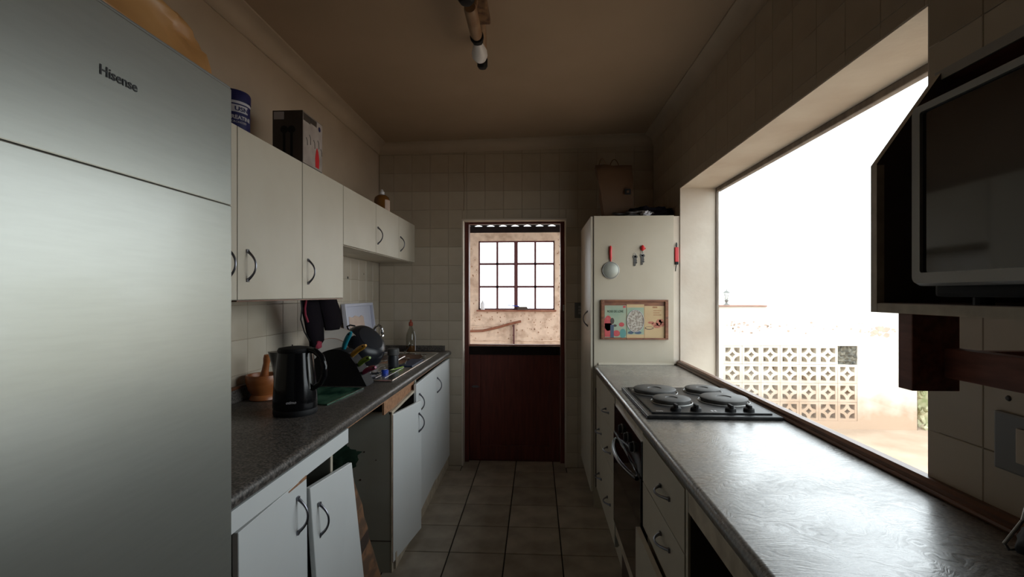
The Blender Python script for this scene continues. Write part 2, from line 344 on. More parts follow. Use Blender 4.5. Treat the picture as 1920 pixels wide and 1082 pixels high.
tile_cache = {}
def tile_mesh(w, h, d, m, gap=.0016):
    """front face in local +z, size w x h, chamfered edge, origin at centre of back"""
    key = (round(w,3), round(h,3), d, m)
    if key in tile_cache: return tile_cache[key]
    bm = bmesh.new(); c = .0015
    def ring(x, y, z): return [bm.verts.new(p) for p in ((-x,-y,z),(x,-y,z),(x,y,z),(-x,y,z))]
    a = ring(w/2-gap/2, h/2-gap/2, 0); b_ = ring(w/2-gap/2, h/2-gap/2, d-c); t = ring(w/2-gap/2-c, h/2-gap/2-c, d)
    for p, q in ((a,b_),(b_,t)):
        for i in range(4): bm.faces.new((p[i], p[(i+1)%4], q[(i+1)%4], q[i]))
    bm.faces.new(t); bm.faces.new(a[::-1])
    me = bpy.data.meshes.new('tile'); bm.to_mesh(me); bm.free(); me.materials.append(M[m]); tile_cache[key] = me
    return me
def tiles(parent, us, vs, holes, place, rot, d, matf, name='tile', gap=.0016, jig=0):
    """cells between consecutive joints us x vs, cut round the holes"""
    n = 0
    for u0, u1 in zip(us, us[1:]):
        for v0, v1 in zip(vs, vs[1:]):
            rs = [(u0, u1, v0, v1)]
            for h in holes:
                nr = []
                for a0, a1, c0, c1 in rs:
                    x0, x1, y0, y1 = max(a0,h[0]), min(a1,h[1]), max(c0,h[2]), min(c1,h[3])
                    if x0 >= x1 or y0 >= y1: nr.append((a0,a1,c0,c1)); continue
                    if x0 > a0: nr.append((a0, x0, c0, c1))
                    if x1 < a1: nr.append((x1, a1, c0, c1))
                    if y0 > c0: nr.append((x0, x1, c0, y0))
                    if y1 < c1: nr.append((x0, x1, y1, c1))
                rs = nr
            for a0, a1, c0, c1 in rs:
                if a1-a0 < .008 or c1-c0 < .008: continue
                u, v = (a0+a1)/2, (c0+c1)/2; m = matf(u, v)
                loc = Vector(place(u, v))
                r = Matrix.Rotation(0, 3, 'X')
                o = link_mesh(name, tile_mesh(a1-a0, c1-c0, d, m, gap), loc, parent, rot)
                if jig: o.rotation_euler.x += random.uniform(-jig, jig); o.rotation_euler.y += random.uniform(-jig, jig)
                n += 1
    return n
def grid(lo, hi, start, step):
    k = math.floor((lo-start)/step)+1; r = [lo]
    while start+k*step < hi-.001:
        if start+k*step > lo+.001: r.append(start+k*step)
        k += 1
    return r+[hi]
upf = lambda z: 'tile_up' if z > 2.15 else 'tile_mid' if z > 1.75 else 'tile'  # tile colour turns browner in steps up the wall
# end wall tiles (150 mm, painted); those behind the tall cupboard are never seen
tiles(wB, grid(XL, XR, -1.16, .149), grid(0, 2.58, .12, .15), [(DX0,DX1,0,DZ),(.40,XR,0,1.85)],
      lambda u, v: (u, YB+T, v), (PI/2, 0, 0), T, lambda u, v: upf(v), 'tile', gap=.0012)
# left wall above the worktop
tiles(wL, grid(1.0, YB, 1.795, .15), grid(.97, 1.66, 1.04, .15), [], lambda u, v: (XL-T, u, v), (PI/2, 0, PI/2), T, lambda u, v: 'tile', 'tile')
# right wall: over the window and beside it
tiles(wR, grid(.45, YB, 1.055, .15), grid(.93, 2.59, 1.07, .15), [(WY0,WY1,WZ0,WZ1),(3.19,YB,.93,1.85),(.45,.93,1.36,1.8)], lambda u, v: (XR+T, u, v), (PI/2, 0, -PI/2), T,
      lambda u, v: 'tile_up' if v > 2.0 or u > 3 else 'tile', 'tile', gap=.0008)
# floor tiles 300 mm
tiles(fl, grid(XL, XR, -.47, .302), grid(YF, 4.12, 3.792, .30), [(XL,DX0,YB,4.2),(DX1,XR,YB,4.2)], lambda u, v: (u, v, -.006), (0,0,0), .006, lambda u, v: 'floor_tile', 'floor_tile', gap=.007, jig=.0012)

# cornices (coved)
def cove(name, side, y0=None):
    prof = [(0,-.078),(.006,-.078),(.010,-.066)]+[(.075-.065*math.cos(a), -.075+.065*math.sin(a)+.0) for a in [i*PI/2/7 for i in range(8)]]+[(.082,-.008),(.082,0),(0,0)]
    b = B()
    if side == 'left':
        poly = [(XL-T+p, ZC(XL)+.004+q-.003) for p, q in prof]; b.prism(poly, 1, YF, YB)
    elif side == 'right':
        poly = [(XR+T-p, ZC(XR)-.003+q) for p, q in prof]; b.prism(poly, 1, YF, YB)
    else:
        bm = b.bm; va = [bm.verts.new((XL-T, YB+T-p, ZC(XL)+q)) for p, q in prof]; vb = [bm.verts.new((XR+T, YB+T-p, ZC(XR)+q)) for p, q in prof]
        n = len(prof)
        fs = [bm.faces.new((va[i], va[(i+1)%n], vb[(i+1)%n], vb[i])) for i in range(n)]+[bm.faces.new(va[::-1]), bm.faces.new(vb)]; b._m(fs, None)
    return tag(obj(name, b, 'cove', smooth=True), {'left':'coved cornice above the left wall','right':'coved cornice above the right wall','back':'coved cornice above the end wall'}[side], kind='structure')
cove('trim_1', 'left'); cove('trim_2', 'right'); cove('trim_3', 'back')
# crack in the end wall plaster: a fine dark joint running down from the cornice
b = B().tube([(-.585,YB-.0006,2.535),(-.590,YB-.0006,2.38),(-.583,YB-.0006,2.24),(-.588,YB-.0006,2.06)], .0022, 4)
obj('crack', b, 'joint', wB)
# plastered door reveal
b = B().box(DX0-.004, DX0+.006, YB-.003, 4.0, 0, DZ).box(DX1-.006, DX1+.004, YB-.003, 4.0, 0, DZ).box(DX0-.004, DX1+.004, YB-.003, 4.0, DZ-.008, DZ+.004)
tag(obj('trim_4', b, 'reveal'), 'pale plastered edge round the door opening', kind='structure')

# window: plastered reveal, sloping sill, frame, glass
b = B().box(XR+.001, 1.170, WY1-.004, WY1+.03, .80, WZ1).box(XR+.001, 1.170, WY0-.03, WY0+.003, .80, WZ1).box(XR+.001, 1.170, WY0-.03, WY1+.03, WZ1-.004, WZ1+.03)
tag(obj('trim_5', b, 'reveal'), 'plastered reveal round the wide window', kind='structure')
b = B().prism([(XR+.012,.80),(1.171,.72),(1.171,.80),(.975,.942),(XR+.012,.946)], 1, WY0, WY1)
tag(obj('trim_6', b, 'reveal'), 'pale sloping window sill behind the wood bead', kind='structure')
w1 = tag(bpy.data.objects.new('window_1', None), 'wide fixed window over the right worktop', kind='structure'); C.objects.link(w1); w1.location = (1.18, 2.19, .8)
b = B().box(1.150,1.166,WY1-.014,WY1-.004,.80,WZ1-.004,bev=.002).box(1.150,1.190,WY0+.003,WY0+.020,.80,WZ1-.004,bev=.004)
b.box(1.150,1.180,WY0+.003,WY1-.004,WZ1-.030,WZ1-.004,bev=.004).box(1.150,1.190,WY0+.003,WY1-.004,.775,.82,bev=.004)
obj('window_frame', b, 'alu', w1)
obj('pane', B().box(1.158,1.161,WY0+.012,WY1-.010,.80,WZ1-.02), 'pane', w1)

# stable door: frame, closed lower leaf
d1 = tag(bpy.data.objects.new('door_1', None), 'dark red stable door, lower leaf shut', kind='structure'); C.objects.link(d1); d1.location = (-.18, 4.05, 0)
FY0, FY1 = 3.995, 4.075
b = B().box(DX0+.006,DX0+.040,FY0,FY1,0,DZ-.008,bev=.003).box(DX1-.040,DX1-.006,FY0,FY1,0,DZ-.008,bev=.003).box(DX0+.040,DX1-.040,FY0,4.03,DZ-.025,DZ-.008,bev=.003)
obj('door_frame', b, 'red_wood', d1)
lx0, lx1 = DX0+.042, DX1-.042
leaf = obj('lower_leaf', B().box(lx0,lx1,4.03,4.07,-.004,.95,bev=.003), 'red_wood', d1)
b = B().box(lx0,lx0+.09,4.018,4.032,.012,.90,bev=.003).box(lx1-.09,lx1,4.018,4.032,.012,.90,bev=.003).box(lx0+.09,lx1-.09,4.018,4.032,.012,.13,bev=.003)
obj('leaf_rails', b, 'red_wood', leaf)
obj('top_band', B().box(lx0,lx1,4.008,4.032,.885,.955,bev=.004), 'dtimber', leaf)  # black band across the top of the lower leaf
obj('leaf_ledge', B().box(lx0-.004,lx1+.004,4.03,4.085,.955,.967,bev=.002), 'rust', leaf)
obj('bolt', B().tube([(lx0+.02,4.012,.62),(lx0+.085,4.012,.62)],.005,8).box(lx0+.03,lx0+.07,4.012,4.02,.612,.628), 'handle', leaf)
obj('door_latch', B().box(DX1-.020,DX1-.010,3.988,3.998,1.25,1.30,bev=.002), 'steel', d1)

# light fitting
lf = thing('ceiling_light', (-.24, 2.0, 2.56), 'old rusty ceiling bar fitting with one white bulb and black lamp holders', 'light')
zc = ZC(-.24)
obj('mounting_bar', B().box(-.262,-.205,1.55,2.16,zc-.03,zc,bev=.006), 'rustplate', lf)
obj('lamp_tube', B().lathe([(.022,0),(.026,.01),(.026,.20),(.022,.215)], (-.262,1.90,2.52), 20, M4=Matrix.Rotation(-PI/2,4,'X')).tube([(-.25,1.95,2.53),(-.245,1.95,zc-.02)],.010,8), 'tube', lf, True)
obj('lamp_holder', B().lathe([(.024,0),(.030,.004),(.030,.016),(.024,.02),(.024,.045)], (-.262,2.115,2.52), 20, M4=Matrix.Rotation(-PI/2,4,'X')), 'black_matt', lf, True)
obj('bulb', B().lathe([(.018,0),(.022,.02),(.030,.045),(.036,.065),(.036,.085),(.028,.105),(.012,.116),(0,.118)], (-.262,2.155,2.515), 22, M4=Matrix.Rotation(-PI/2-.25,4,'X')), 'white', lf, True)
obj('lamp_holder', B().lathe([(.0,-.03),(.018,-.026),(.025,-.015),(.025,.018),(.022,.024)], (-.262,2.345,2.51), 20), 'black_matt', lf, True)
obj('lamp_arm', B().tube([(-.262,2.345,2.534),(-.260,2.33,2.560),(-.250,2.26,zc-.014),(-.24,2.12,zc-.012)],[.020,.020,.016,.014],12), 'tube', lf, True)
obj('lamp_holder', B().lathe([(.0,-.03),(.022,-.026),(.032,-.012),(.032,.03),(.026,.036)], (-.262,1.80,2.50), 20).tube([(-.262,1.80,2.53),(-.25,1.80,zc-.01)],.016,10), 'black_matt', lf, True)

# ------------------------------------------------------------ handles
def bow_mesh(L=.10, H=.030):
    """bow handle: runs along local z, bulges to local +x"""
    b = B(); pts = []; rs = []
    for i in range(13):
        t = i/12; a = -1+2*t
        pts.append((H*(1-abs(a)**2.2)+.001, 0, a*L/2)); rs.append(.0034+.0022*(abs(a)**3))
    b.tube(pts, rs, 8)
    for s in (-1, 1): b.box(-.001, .006, -.006, .006, s*L/2-.006, s*L/2+.006, bev=.0015)
    bm = b.bm; bmesh.ops.recalc_face_normals(bm, faces=bm.faces); me = bpy.data.meshes.new('handle'); bm.to_mesh(me); bm.free()
    for p in me.polygons: p.use_smooth = True
    me.set_sharp_from_angle(angle=.7); me.materials.append(M['handle']); return me
HB = bow_mesh()
def vhandle(parent, x, y, z, side=1, dz=0, horizontal=False, skew=0):
    rot = (skew, 0, 0 if side > 0 else PI)
    if horizontal: rot = (PI/2, 0, 0 if side > 0 else PI)
    return link_mesh('handle', HB, (x, y, z), parent, rot)
def slab(b, y0, y1, zb0, zt0, zb1, zt1, x0, x1, t=.016, m=None, xb0=None, xb1=None):
    """door leaf with its face in roughly x = const: corner heights at y0 and y1, face x at y0 / y1 (top) and at the bottom"""
    xb0 = x0 if xb0 is None else xb0; xb1 = x1 if xb1 is None else xb1
    s = -1 if x0 < 0 else 1
    f = [(xb0,y0,zb0),(xb1,y1,zb1),(x1,y1,zt1),(x0,y0,zt0)]
    bk = [(p[0]+s*t, p[1], p[2]) for p in f]
    b.hexa(bk+f, m); fs = b.last
    es = list({e for q in fs for e in q.edges}); r = bmesh.ops.bevel(b.bm, geom=es, offset=.0015, segments=1, affect='EDGES'); b._m(r['faces'], m)
    return b

# ------------------------------------------------------------ refrigerator
fr = thing('refrigerator', (-.93, .66, 0), 'tall silver refrigerator with two doors at the left edge', 'refrigerator')
FX, FA, FB, FZ = -.62, .36, .958, 1.812
obj('body', B().box(-1.25, FX-.055, FA, FB, .03, FZ-.012, bev=.006), 'fside', fr)
obj('lower_door', B().box(FX-.052, FX, FA, FB, .08, 1.5692, bev=.002), 'fridge', fr)
obj('upper_door', B().box(FX-.052, FX, FA, FB, 1.5697, FZ-.006, bev=.002), 'fridge', fr)
obj('top_cap', B().box(-1.25, FX-.002, FA, FB+.001, FZ-.010, FZ, bev=.003), 'mwframe', fr)
obj('kick_panel', B().box(-1.2, FX-.06, FA+.02, FB-.02, .0, .078), 'fside', fr)
text('logo_lettering', 'Hisense', .0205, 'logo', fr, (FX+.0003, .691, 1.703), (0,1,0), (0,0,1), bold=.0003, sx=1.02)
# bundle on top of it
b = B().lump((-.79, .715, FZ+.035), (.150, .245, .060), seed=3, amp=.22, box=.5, freq=1.5)
for v in b.bm.verts: v.co.z = max(v.co.z, FZ+.001)
tag(obj('wrapped_bundle', b, 'bundle', smooth=True, angle=180), 'crumpled tan wrapped bundle on top of the refrigerator', 'bundle')

# ------------------------------------------------------------ left worktop
def worktop(b, xw, xf, y0, y1, z1, th=.038, nose=.017):
    s = 1 if xf > xw else -1; z0 = z1-th; pr = [(xw, z0), (xw, z1)]
    for i in range(7):
        a = PI/2*(1-i/6); pr.append((xf - s*nose + s*nose*math.cos(a), z1-nose+nose*math.sin(a)))
    for i in range(1, 5):
        a = -PI/2*i/4; pr.append((xf - s*nose + s*nose*math.cos(a), z0+nose+nose*math.sin(a)))
    if s < 0: pr = pr[::-1]
    b.prism(pr, 1, y0, y1); return b
CZ = .93
def cut(o, boxes):
    for x0,x1,y0,y1,z0,z1 in boxes:
        c = obj('cutter', B().box(x0,x1,y0,y1,z0,z1)); md = o.modifiers.new('cut', 'BOOLEAN'); md.object = c; md.operation = 'DIFFERENCE'; md.solver = 'EXACT'
        dg = bpy.context.evaluated_depsgraph_get(); dg.update(); me = bpy.data.meshes.new_from_object(o.evaluated_get(dg)); o.modifiers.clear(); o.data = me; bpy.data.objects.remove(c)
lt = tag(obj('left_worktop', worktop(B(), XL, -.69, .975, YB, CZ), 'counter', smooth=True), 'dark speckled laminate worktop along the left wall under the kettle', 'worktop')
cut(lt, [(-1.14, -.80, 3.10, 3.62, .85, 1.0)])
up = obj('upstand', B().box(XL, XL+.018, .975, YB, CZ, .985, bev=.003).box(XL+.018, -.74, YB-.020, YB, CZ, .972, bev=.003), 'counter', lt)
obj('bead', B().tube([(XL+.009, .98, .989), (XL+.009, YB-.02, .989)], .009, 8), 'wood', lt, True)
obj('chipboard_strip', B().box(-1.25, -.714, 1.80, 3.88, CZ-.050, CZ-.0385), 'chip', lt)

# sink set in the worktop
sk = thing('sink', (-.97, 3.1, CZ), 'stainless steel sink and drainer set in the left worktop', 'sink')
b = B()
x0,x1,y0,y1 = -1.20,-.755,2.50,3.70; z = CZ+.0005
for r in ((x0,x1,y0,3.12),(x0,-1.12,3.12,3.60),(-.82,x1,3.12,3.60),(x0,x1,3.60,y1)): b.box(*r, z, z+.005)
obj('drainer_top', b, 'steel', sk)
b = B()
for (p,q) in (((x0,y0),(x1,y0)),((x1,y0),(x1,y1)),((x1,y1),(x0,y1)),((x0,y1),(x0,y0))): b.tube([(p[0],p[1],z+.005),(q[0],q[1],z+.005)], .0045, 8)
obj('rolled_rim', b, 'silver', sk, True)
b = B()
for k in range(7): b.tube([(-1.12+.05*k, 2.58, z+.005), (-1.12+.05*k, 3.06, z+.005)], .0028, 6)
obj('drainer_ribs', b, 'steel', sk, True)
b = B().box(-1.13,-1.125,3.11,3.61,.78,z+.004).box(-.815,-.81,3.11,3.61,.78,z+.004).box(-1.125,-.815,3.11,3.115,.78,z+.004).box(-1.125,-.815,3.605,3.61,.78,z+.004).box(-1.125,-.815,3.115,3.605,.78,.785)
obj('sink_bowl', b, 'steel', sk)
fc = thing('kitchen_tap', (-1.145, 3.08, CZ+.006), 'chrome swan-neck tap rising behind the black pan', 'tap')
pts = [(x_, 3.08, z_) for x_, z_ in ((-1.145,CZ+.006),(-1.14,.98),(-1.118,1.03),(-1.088,1.085),(-1.068,1.125),(-1.052,1.158),(-1.036,1.180),(-1.018,1.188),(-1.003,1.180),(-.996,1.163),(-.994,1.150))]
obj('spout', B().tube(pts, .0085, 10).lathe([(.024,0),(.024,.006),(.014,.02),(.012,.05)], (-1.145,3.08,CZ+.006), 16), 'steel', fc, True)
obj('nozzle', B().lathe([(.008,.0),(.0125,-.004),(.0125,-.022),(.010,-.03),(.013,-.034),(.013,-.044)][::-1], (-.994,3.08,1.160), 14), 'silver', fc, True)

# ------------------------------------------------------------ upper cupboards
UXF, UZT, UZB, USB = -.987, 1.945, 1.367, 1.640
def upper(y0, y1, zb, doors, label, group=None):
    t = thing('wall_cupboard', (XL+.14, (y0+y1)/2, zb), label, 'cupboard')
    b = B().box(XL, UXF-.017, y0, y1, zb, UZT-.002)
    obj('body', b, 'cab', t)
    for (a, c, hs) in doors:
        d = obj('door', B().box(UXF-.016, UXF, a+.0015, c-.0015, zb+.003, UZT, bev=.0015), 'cab', t)
        if hs is not None: vhandle(d, UXF, hs, 1.486 if zb < 1.5 else 1.752, skew=random.uniform(-.02,.02))
    return t
upper(.99, 1.555, UZB, [(.99, 1.555, 1.497)], 'tall white wall cupboard partly hidden by the refrigerator')
u2 = upper(1.556, 2.435, UZB, [(1.556, 2.001, 1.609), (2.003, 2.435, 2.05)], 'tall white double wall cupboard over the kettle')
obj('edge_strip', B().box(UXF-.020, UXF-.001, 1.553, 2.436, UZB-.004, UZB+.001), 'wood', u2)
upper(2.437, 2.942, USB, [(2.437, 2.942, None)], 'short white wall cupboard with no handle, left of the short pair')
upper(2.944, YB-.004, USB, [(2.944, 3.44, 2.975), (3.442, YB-.004, 3.478)], 'short white double wall cupboard in the far corner')

# things on top of the cupboards
tub = thing('supplement_tub', (-1.075, 1.665, UZT), 'round navy tub with white lettering on top of the wall cupboards', 'tub')
obj('tub_body', B().lathe([(.052,0),(.056,.004),(.056,.118),(.052,.122)], (-1.075,1.665,UZT), 36), 'navy', tub, True)
obj('lid', B().lathe([(.0585,.118),(.0585,.146),(.055,.152),(0,.153)], (-1.075,1.665,UZT), 36), 'navy', tub, True)
obj('pale_band', B().lathe([(.0565,.104),(.0568,.104),(.0568,.113),(.0565,.113)], (-1.075,1.665,UZT), 36, cap=False), 'labelgrey', tub, True)
b = B()
# white panel with the maker's letters, on the side that faces the room
def curved_patch(c, r, a0, a1, z0, z1, n=10, th=.0006):
    bm = bmesh.new(); R = []
    for rr in (r, r+th):
        for zz in (z0, z1): R.append([bm.verts.new((c[0]+rr*math.cos(a0+(a1-a0)*i/n), c[1]+rr*math.sin(a0+(a1-a0)*i/n), c[2]+zz)) for i in range(n+1)])
    for i in range(n):
        bm.faces.new((R[0][i],R[0][i+1],R[1][i+1],R[1][i])); bm.faces.new((R[2][i],R[2][i+1],R[3][i+1],R[3][i]))
        bm.faces.new((R[0][i],R[0][i+1],R[2][i+1],R[2][i])); bm.faces.new((R[1][i],R[1][i+1],R[3][i+1],R[3][i]))
    return bm
tc_ = (-1.075,1.665,UZT)
obj('label_panel', curved_patch(tc_, .0563, math.radians(-62), math.radians(-2), .074, .099), 'labelgrey', tub, True)
text('label_lettering', 'USN', .020, 'navy', tub, tc_, (0,1,0), (0,0,1), wrap=((tc_[0],tc_[1],tc_[2]+.079), .0570, math.radians(-26)), bold=.0006, sx=1.25)
text('label_lettering', 'CREATINE', .0185, 'labelgrey', tub, tc_, (0,1,0), (0,0,1), wrap=((tc_[0],tc_[1],tc_[2]+.050), .0564, math.radians(-31)), bold=.0005, sx=1.0)
text('label_lettering', 'MICRONIZED', .0095, 'labelgrey', tub, tc_, (0,1,0), (0,0,1), wrap=((tc_[0],tc_[1],tc_[2]+.037), .0564, math.radians(-40)), sx=1.1)

bx = thing('appliance_box', (-1.05, 2.095, UZT), 'dark cardboard appliance box with a red and grey printed side, on the wall cupboards', 'box')
obj('carton', B().box(-1.116,-.986,2.0,2.19,UZT,2.166,bev=.0015), 'boxdark', bx)
obj('printed_side', B().box(-.986,-.9853,2.004,2.187,UZT+.003,2.163), 'boxlight', bx)
obj('sticker', B().box(-1.110,-1.066,1.9992,2.0,2.128,2.160), 'labelgrey', bx)
obj('corner_panel', B().box(-.9853,-.9846,2.006,2.07,2.128,2.160).box(-.9853,-.9846,2.072,2.13,2.135,2.160), 'boxdark', bx)
b = B().prism([(2.118,UZT+.010),(2.152,UZT+.010),(2.156,UZT+.05),(2.146,UZT+.085),(2.134,UZT+.10),(2.125,UZT+.085),(2.116,UZT+.05)], 0, -.9853, -.9845)
obj('red_print', b, 'red', bx)
obj('round_emblem', B().lathe([(.011,0),(.011,.0008)], (-.9853,2.158,2.135), 18, M4=Matrix.Rotation(PI/2,4,'Y')), 'navy', bx)
for y, z, l in ((2.03,2.06,.03),(2.06,2.08,.04),(2.10,2.07,.035),(2.14,2.08,.035),(2.17,2.05,.03)):
    obj('printed_outline', B().tube([(-.985,y,z),(-.985,y+.010,z-.01),(-.985,y+.012,z-l)], .0016, 5), 'boxdark', bx)
b = B()
for i,(dx,rr) in enumerate(((.0,.016),(.02,.016))): b.lathe([(rr,0),(rr,.0008)], (-1.065+i*.032,1.9995,2.085), 18, M4=Matrix.Rotation(PI/2,4,'X'))
b.box(-1.078,-1.018,1.9988,2.0,2.085,2.091).box(-1.070,-1.060,1.9988,2.0,1.97,2.085).box(-1.038,-1.028,1.9988,2.0,1.97,2.085)
obj('printed_appliance', b, 'black_matt', bx)
ab = thing('amber_bottle', (-1.085, 3.36, UZT), 'squat amber bottle with a white cap on the far wall cupboards', 'bottle')
obj('bottle_body', B().lathe([(.045,0),(.052,.008),(.054,.03),(.054,.10),(.048,.122),(.030,.136),(.017,.142)], (-1.085,3.36,UZT), 28), 'amber', ab, True)
obj('cap', B().lathe([(.017,.138),(.018,.142),(.018,.160),(.012,.166),(.006,.178),(0,.179)], (-1.085,3.36,UZT), 20), 'white', ab, True)
obj('paper_label', curved_patch((-1.085,3.36,UZT), .0543, math.radians(-50), math.radians(10), .02, .10), 'pinkpaper', ab, True)

# ------------------------------------------------------------ left base units
bc = thing('base_cupboard', (-.98, 1.37, 0), 'white base cupboard beside the refrigerator with two loose leaning doors', 'cupboard')
obj('side_panel', B().box(-1.25,-.722,1.07,1.090,0,.885,m='carc').box(-.722,-.716,1.07,1.090,0,.885,m='wood'), 'carc', bc)
obj('side_panel', B().box(-1.25,-.722,1.655,1.673,.08,.84,m='carc').box(-.722,-.716,1.655,1.673,.08,.84,m='cab'), 'carc', bc)
obj('back_panel', B().box(-1.25,-1.244,1.09,1.655,.08,.84), 'dark_int', bc)
obj('base_board', B().box(-1.244,-.722,1.09,1.655,.08,.096), 'carc', bc)
obj('plinth', B().box(-.80,-.785,1.07,1.673,0,.08), 'cab', bc)
obj('top_rail', B().box(-.716,-.700,1.07,1.775,.836,.889,bev=.001), 'door', bc)
dr = obj('door', slab(B(), 1.105,1.444,.085,.828,.072,.838,-.699,-.699,xb0=-.692,xb1=-.690), 'door', bc); vhandle(dr, -.698, 1.385, .742)
dr = obj('door', slab(B(), 1.452,1.775,.075,.795,.055,.762,-.692,-.687,xb0=-.640,xb1=-.610), 'door', bc); vhandle(dr, -.684, 1.496, .678)
obj('top_edge_stain', slab(B(), 1.335,1.443,.826,.832,.827,.8385,-.698,-.698,t=.0168), 'chip', dr.parent)

bc = thing('base_cupboard', (-.98, 3.1, 0), 'white base cupboards under the sink with sagging doors and grey end panel', 'cupboard')
obj('chipboard_fascia', B().box(-.742,-.732,2.30,2.868,.806,.880), 'chip', bc)
e = obj('end_panel', B().box(-1.25,-.724,2.385,2.403,.0,.80,m='carc').box(-.724,-.718,2.383,2.404,.0,.80,m='cedge'), 'carc', bc)
obj('panel_joint', B().box(-1.25,-.724,2.3835,2.3852,.155,.159), 'dark_int', e)
for x, z_, r in ((-.86,.60,.004),(-.88,.46,.005),(-.80,.56,.003)): obj('screw_hole', B().lathe([(r,0),(r,.002)], (x,2.3852,z_), 10, M4=Matrix.Rotation(PI/2,4,'X')), 'dark_int', e)
obj('top_rail', slab(B(), 2.385,2.90,.788,.802,.818,.832,-.718,-.712,t=.018), 'cedge', bc)
obj('sloping_board', B().hexa([(-1.2,2.39,.796),(-.735,2.39,.796),(-.735,2.90,.826),(-1.2,2.90,.826),(-1.2,2.39,.800),(-.735,2.39,.800),(-.735,2.90,.830),(-1.2,2.90,.830)]), 'dark_int', bc)
obj('divider_panel', B().box(-1.25,-.724,2.87,2.888,.08,.875), 'carc', bc)
obj('end_panel', B().box(-1.25,-.724,3.872,3.89,.0,.875), 'carc', bc)
obj('plinth', B().box(-.725,-.710,2.42,3.885,0,.082), 'cedge', bc)
dr = obj('door', slab(B(), 2.392,2.788,.045,.785,.030,.770,-.716,-.668,xb0=-.716,xb1=-.668), 'door', bc); vhandle(dr, -.672, 2.745, .655)
obj('worn_edge', slab(B(), 2.389,2.394,.045,.785,.045,.785,-.7155,-.7155,t=.017), 'wood', dr)
dr = obj('door', slab(B(), 2.80,3.348,.068,.860,.105,.868,-.700,-.699), 'door', bc); vhandle(dr, -.698, 2.862, .742)
dr = obj('door', slab(B(), 3.355,3.885,.092,.868,.088,.868,-.700,-.700), 'door', bc); vhandle(dr, -.698, 3.385, .748)

# paper sack and cloth in the gap between the units
b = B(); bm = b.bm
rings = []
for k in range(13):
    t = k/12; zz = t*.60; x1 = -.665-.13*t; x0 = -1.03+.07*t; y0 = 1.86+.05*t; y1 = 2.20-.08*t
    row = []
    for i in range(28):
        a = 2*PI*i/28; cx, cy = math.cos(a), math.sin(a)
        X_ = (x0+x1)/2 + math.copysign(abs(cx)**.45, cx)*(x1-x0)/2; Y_ = (y0+y1)/2 + math.copysign(abs(cy)**.45, cy)*(y1-y0)/2
        n = noise.noise(Vector((X_*9, Y_*9, zz*14)))*.013
        row.append(bm.verts.new((X_+n*cx*1.2, Y_+n*cy, zz)))
    rings.append(row)
fs = [bm.faces.new((a[i], a[(i+1)%28], c[(i+1)%28], c[i])) for a, c in zip(rings, rings[1:]) for i in range(28)]+[bm.faces.new(rings[0][::-1]), bm.faces.new(rings[-1])]
b._m(fs, 'sacktex')
for f in fs[:-2]:
    zz = f.calc_center_median().z
    if .30 < zz < .36: b._m([f], 'dark_int')
    elif zz < .06: b._m([f], 'greenp')
sk_ = tag(obj('paper_sack', b, 'sacktex', smooth=True, angle=60), 'brown printed paper sack standing in the gap between the base cupboards', 'sack')
b = B().lump((-.885,2.00,.675), (.105,.10,.060), seed=9, amp=.5, box=.8, freq=2)
tag(obj('dark_cloth', b, 'green_cloth', smooth=True, angle=180), 'dark green cloth heaped on the paper sack', 'cloth')

# ------------------------------------------------------------ things on the left worktop
kx, ky = -.93, 1.83
kt = thing('kettle', (kx, ky, CZ), 'glossy black electric jug kettle on the left worktop', 'kettle')
obj('kettle_base', B().lathe([(.078,0),(.080,.006),(.080,.018),(.078,.022)], (kx,ky,CZ), 36), 'black_matt', kt, True)
b = B(); rings = []
for k, (r, z_) in enumerate([(.078,.022),(.081,.030),(.080,.06),(.076,.12),(.070,.18),(.068,.205),(.066,.225),(.065,.236)]):
    row = []
    for i in range(40):
        a = 2*PI*i/40; rr = r
        da = abs((a-PI+PI) % (2*PI)-PI)   # spout towards -x
        if z_ > .13: rr += (z_-.13)/.106*.046*max(0, 1-da/.6)**.8
        row.append(b.bm.verts.new((kx+rr*math.cos(a), ky+rr*math.sin(a), CZ+z_)))
    rings.append(row)
b._m([b.bm.faces.new((p[i], p[(i+1)%40], q[(i+1)%40], q[i])) for p, q in zip(rings, rings[1:]) for i in range(40)]+[b.bm.faces.new(rings[0][::-1]), b.bm.faces.new(rings[-1])], None)
obj('jug', b, 'black', kt, True)
obj('lid', B().lathe([(.062,.236),(.064,.244),(.060,.252),(.030,.257),(0,.258)], (kx,ky,CZ), 32), 'black_matt', kt, True)
hp = [(kx+.058,ky-.015,CZ+.246),(kx+.085,ky-.02,CZ+.243),(kx+.112,ky-.024,CZ+.222),(kx+.126,ky-.026,CZ+.185),(kx+.125,ky-.026,CZ+.150),(kx+.108,ky-.022,CZ+.118),(kx+.074,ky-.015,CZ+.098)]
obj('handle', B().tube(hp, [.011,.012,.012,.011,.011,.010,.010], 12), 'black', kt, True)
obj('water_gauge', B().tube([(kx+.0605,ky-.028,CZ+.22),(kx+.0665,ky-.03,CZ+.16),(kx+.0705,ky-.031,CZ+.10)], .0035, 8), 'mwframe', kt, True)
text('logo_lettering', 'otimo', .0145, 'labelgrey', kt, (kx+.022, ky-.078, CZ+.052), (.93,.36,0), (0,0,1), shear=.3, bold=.0003)

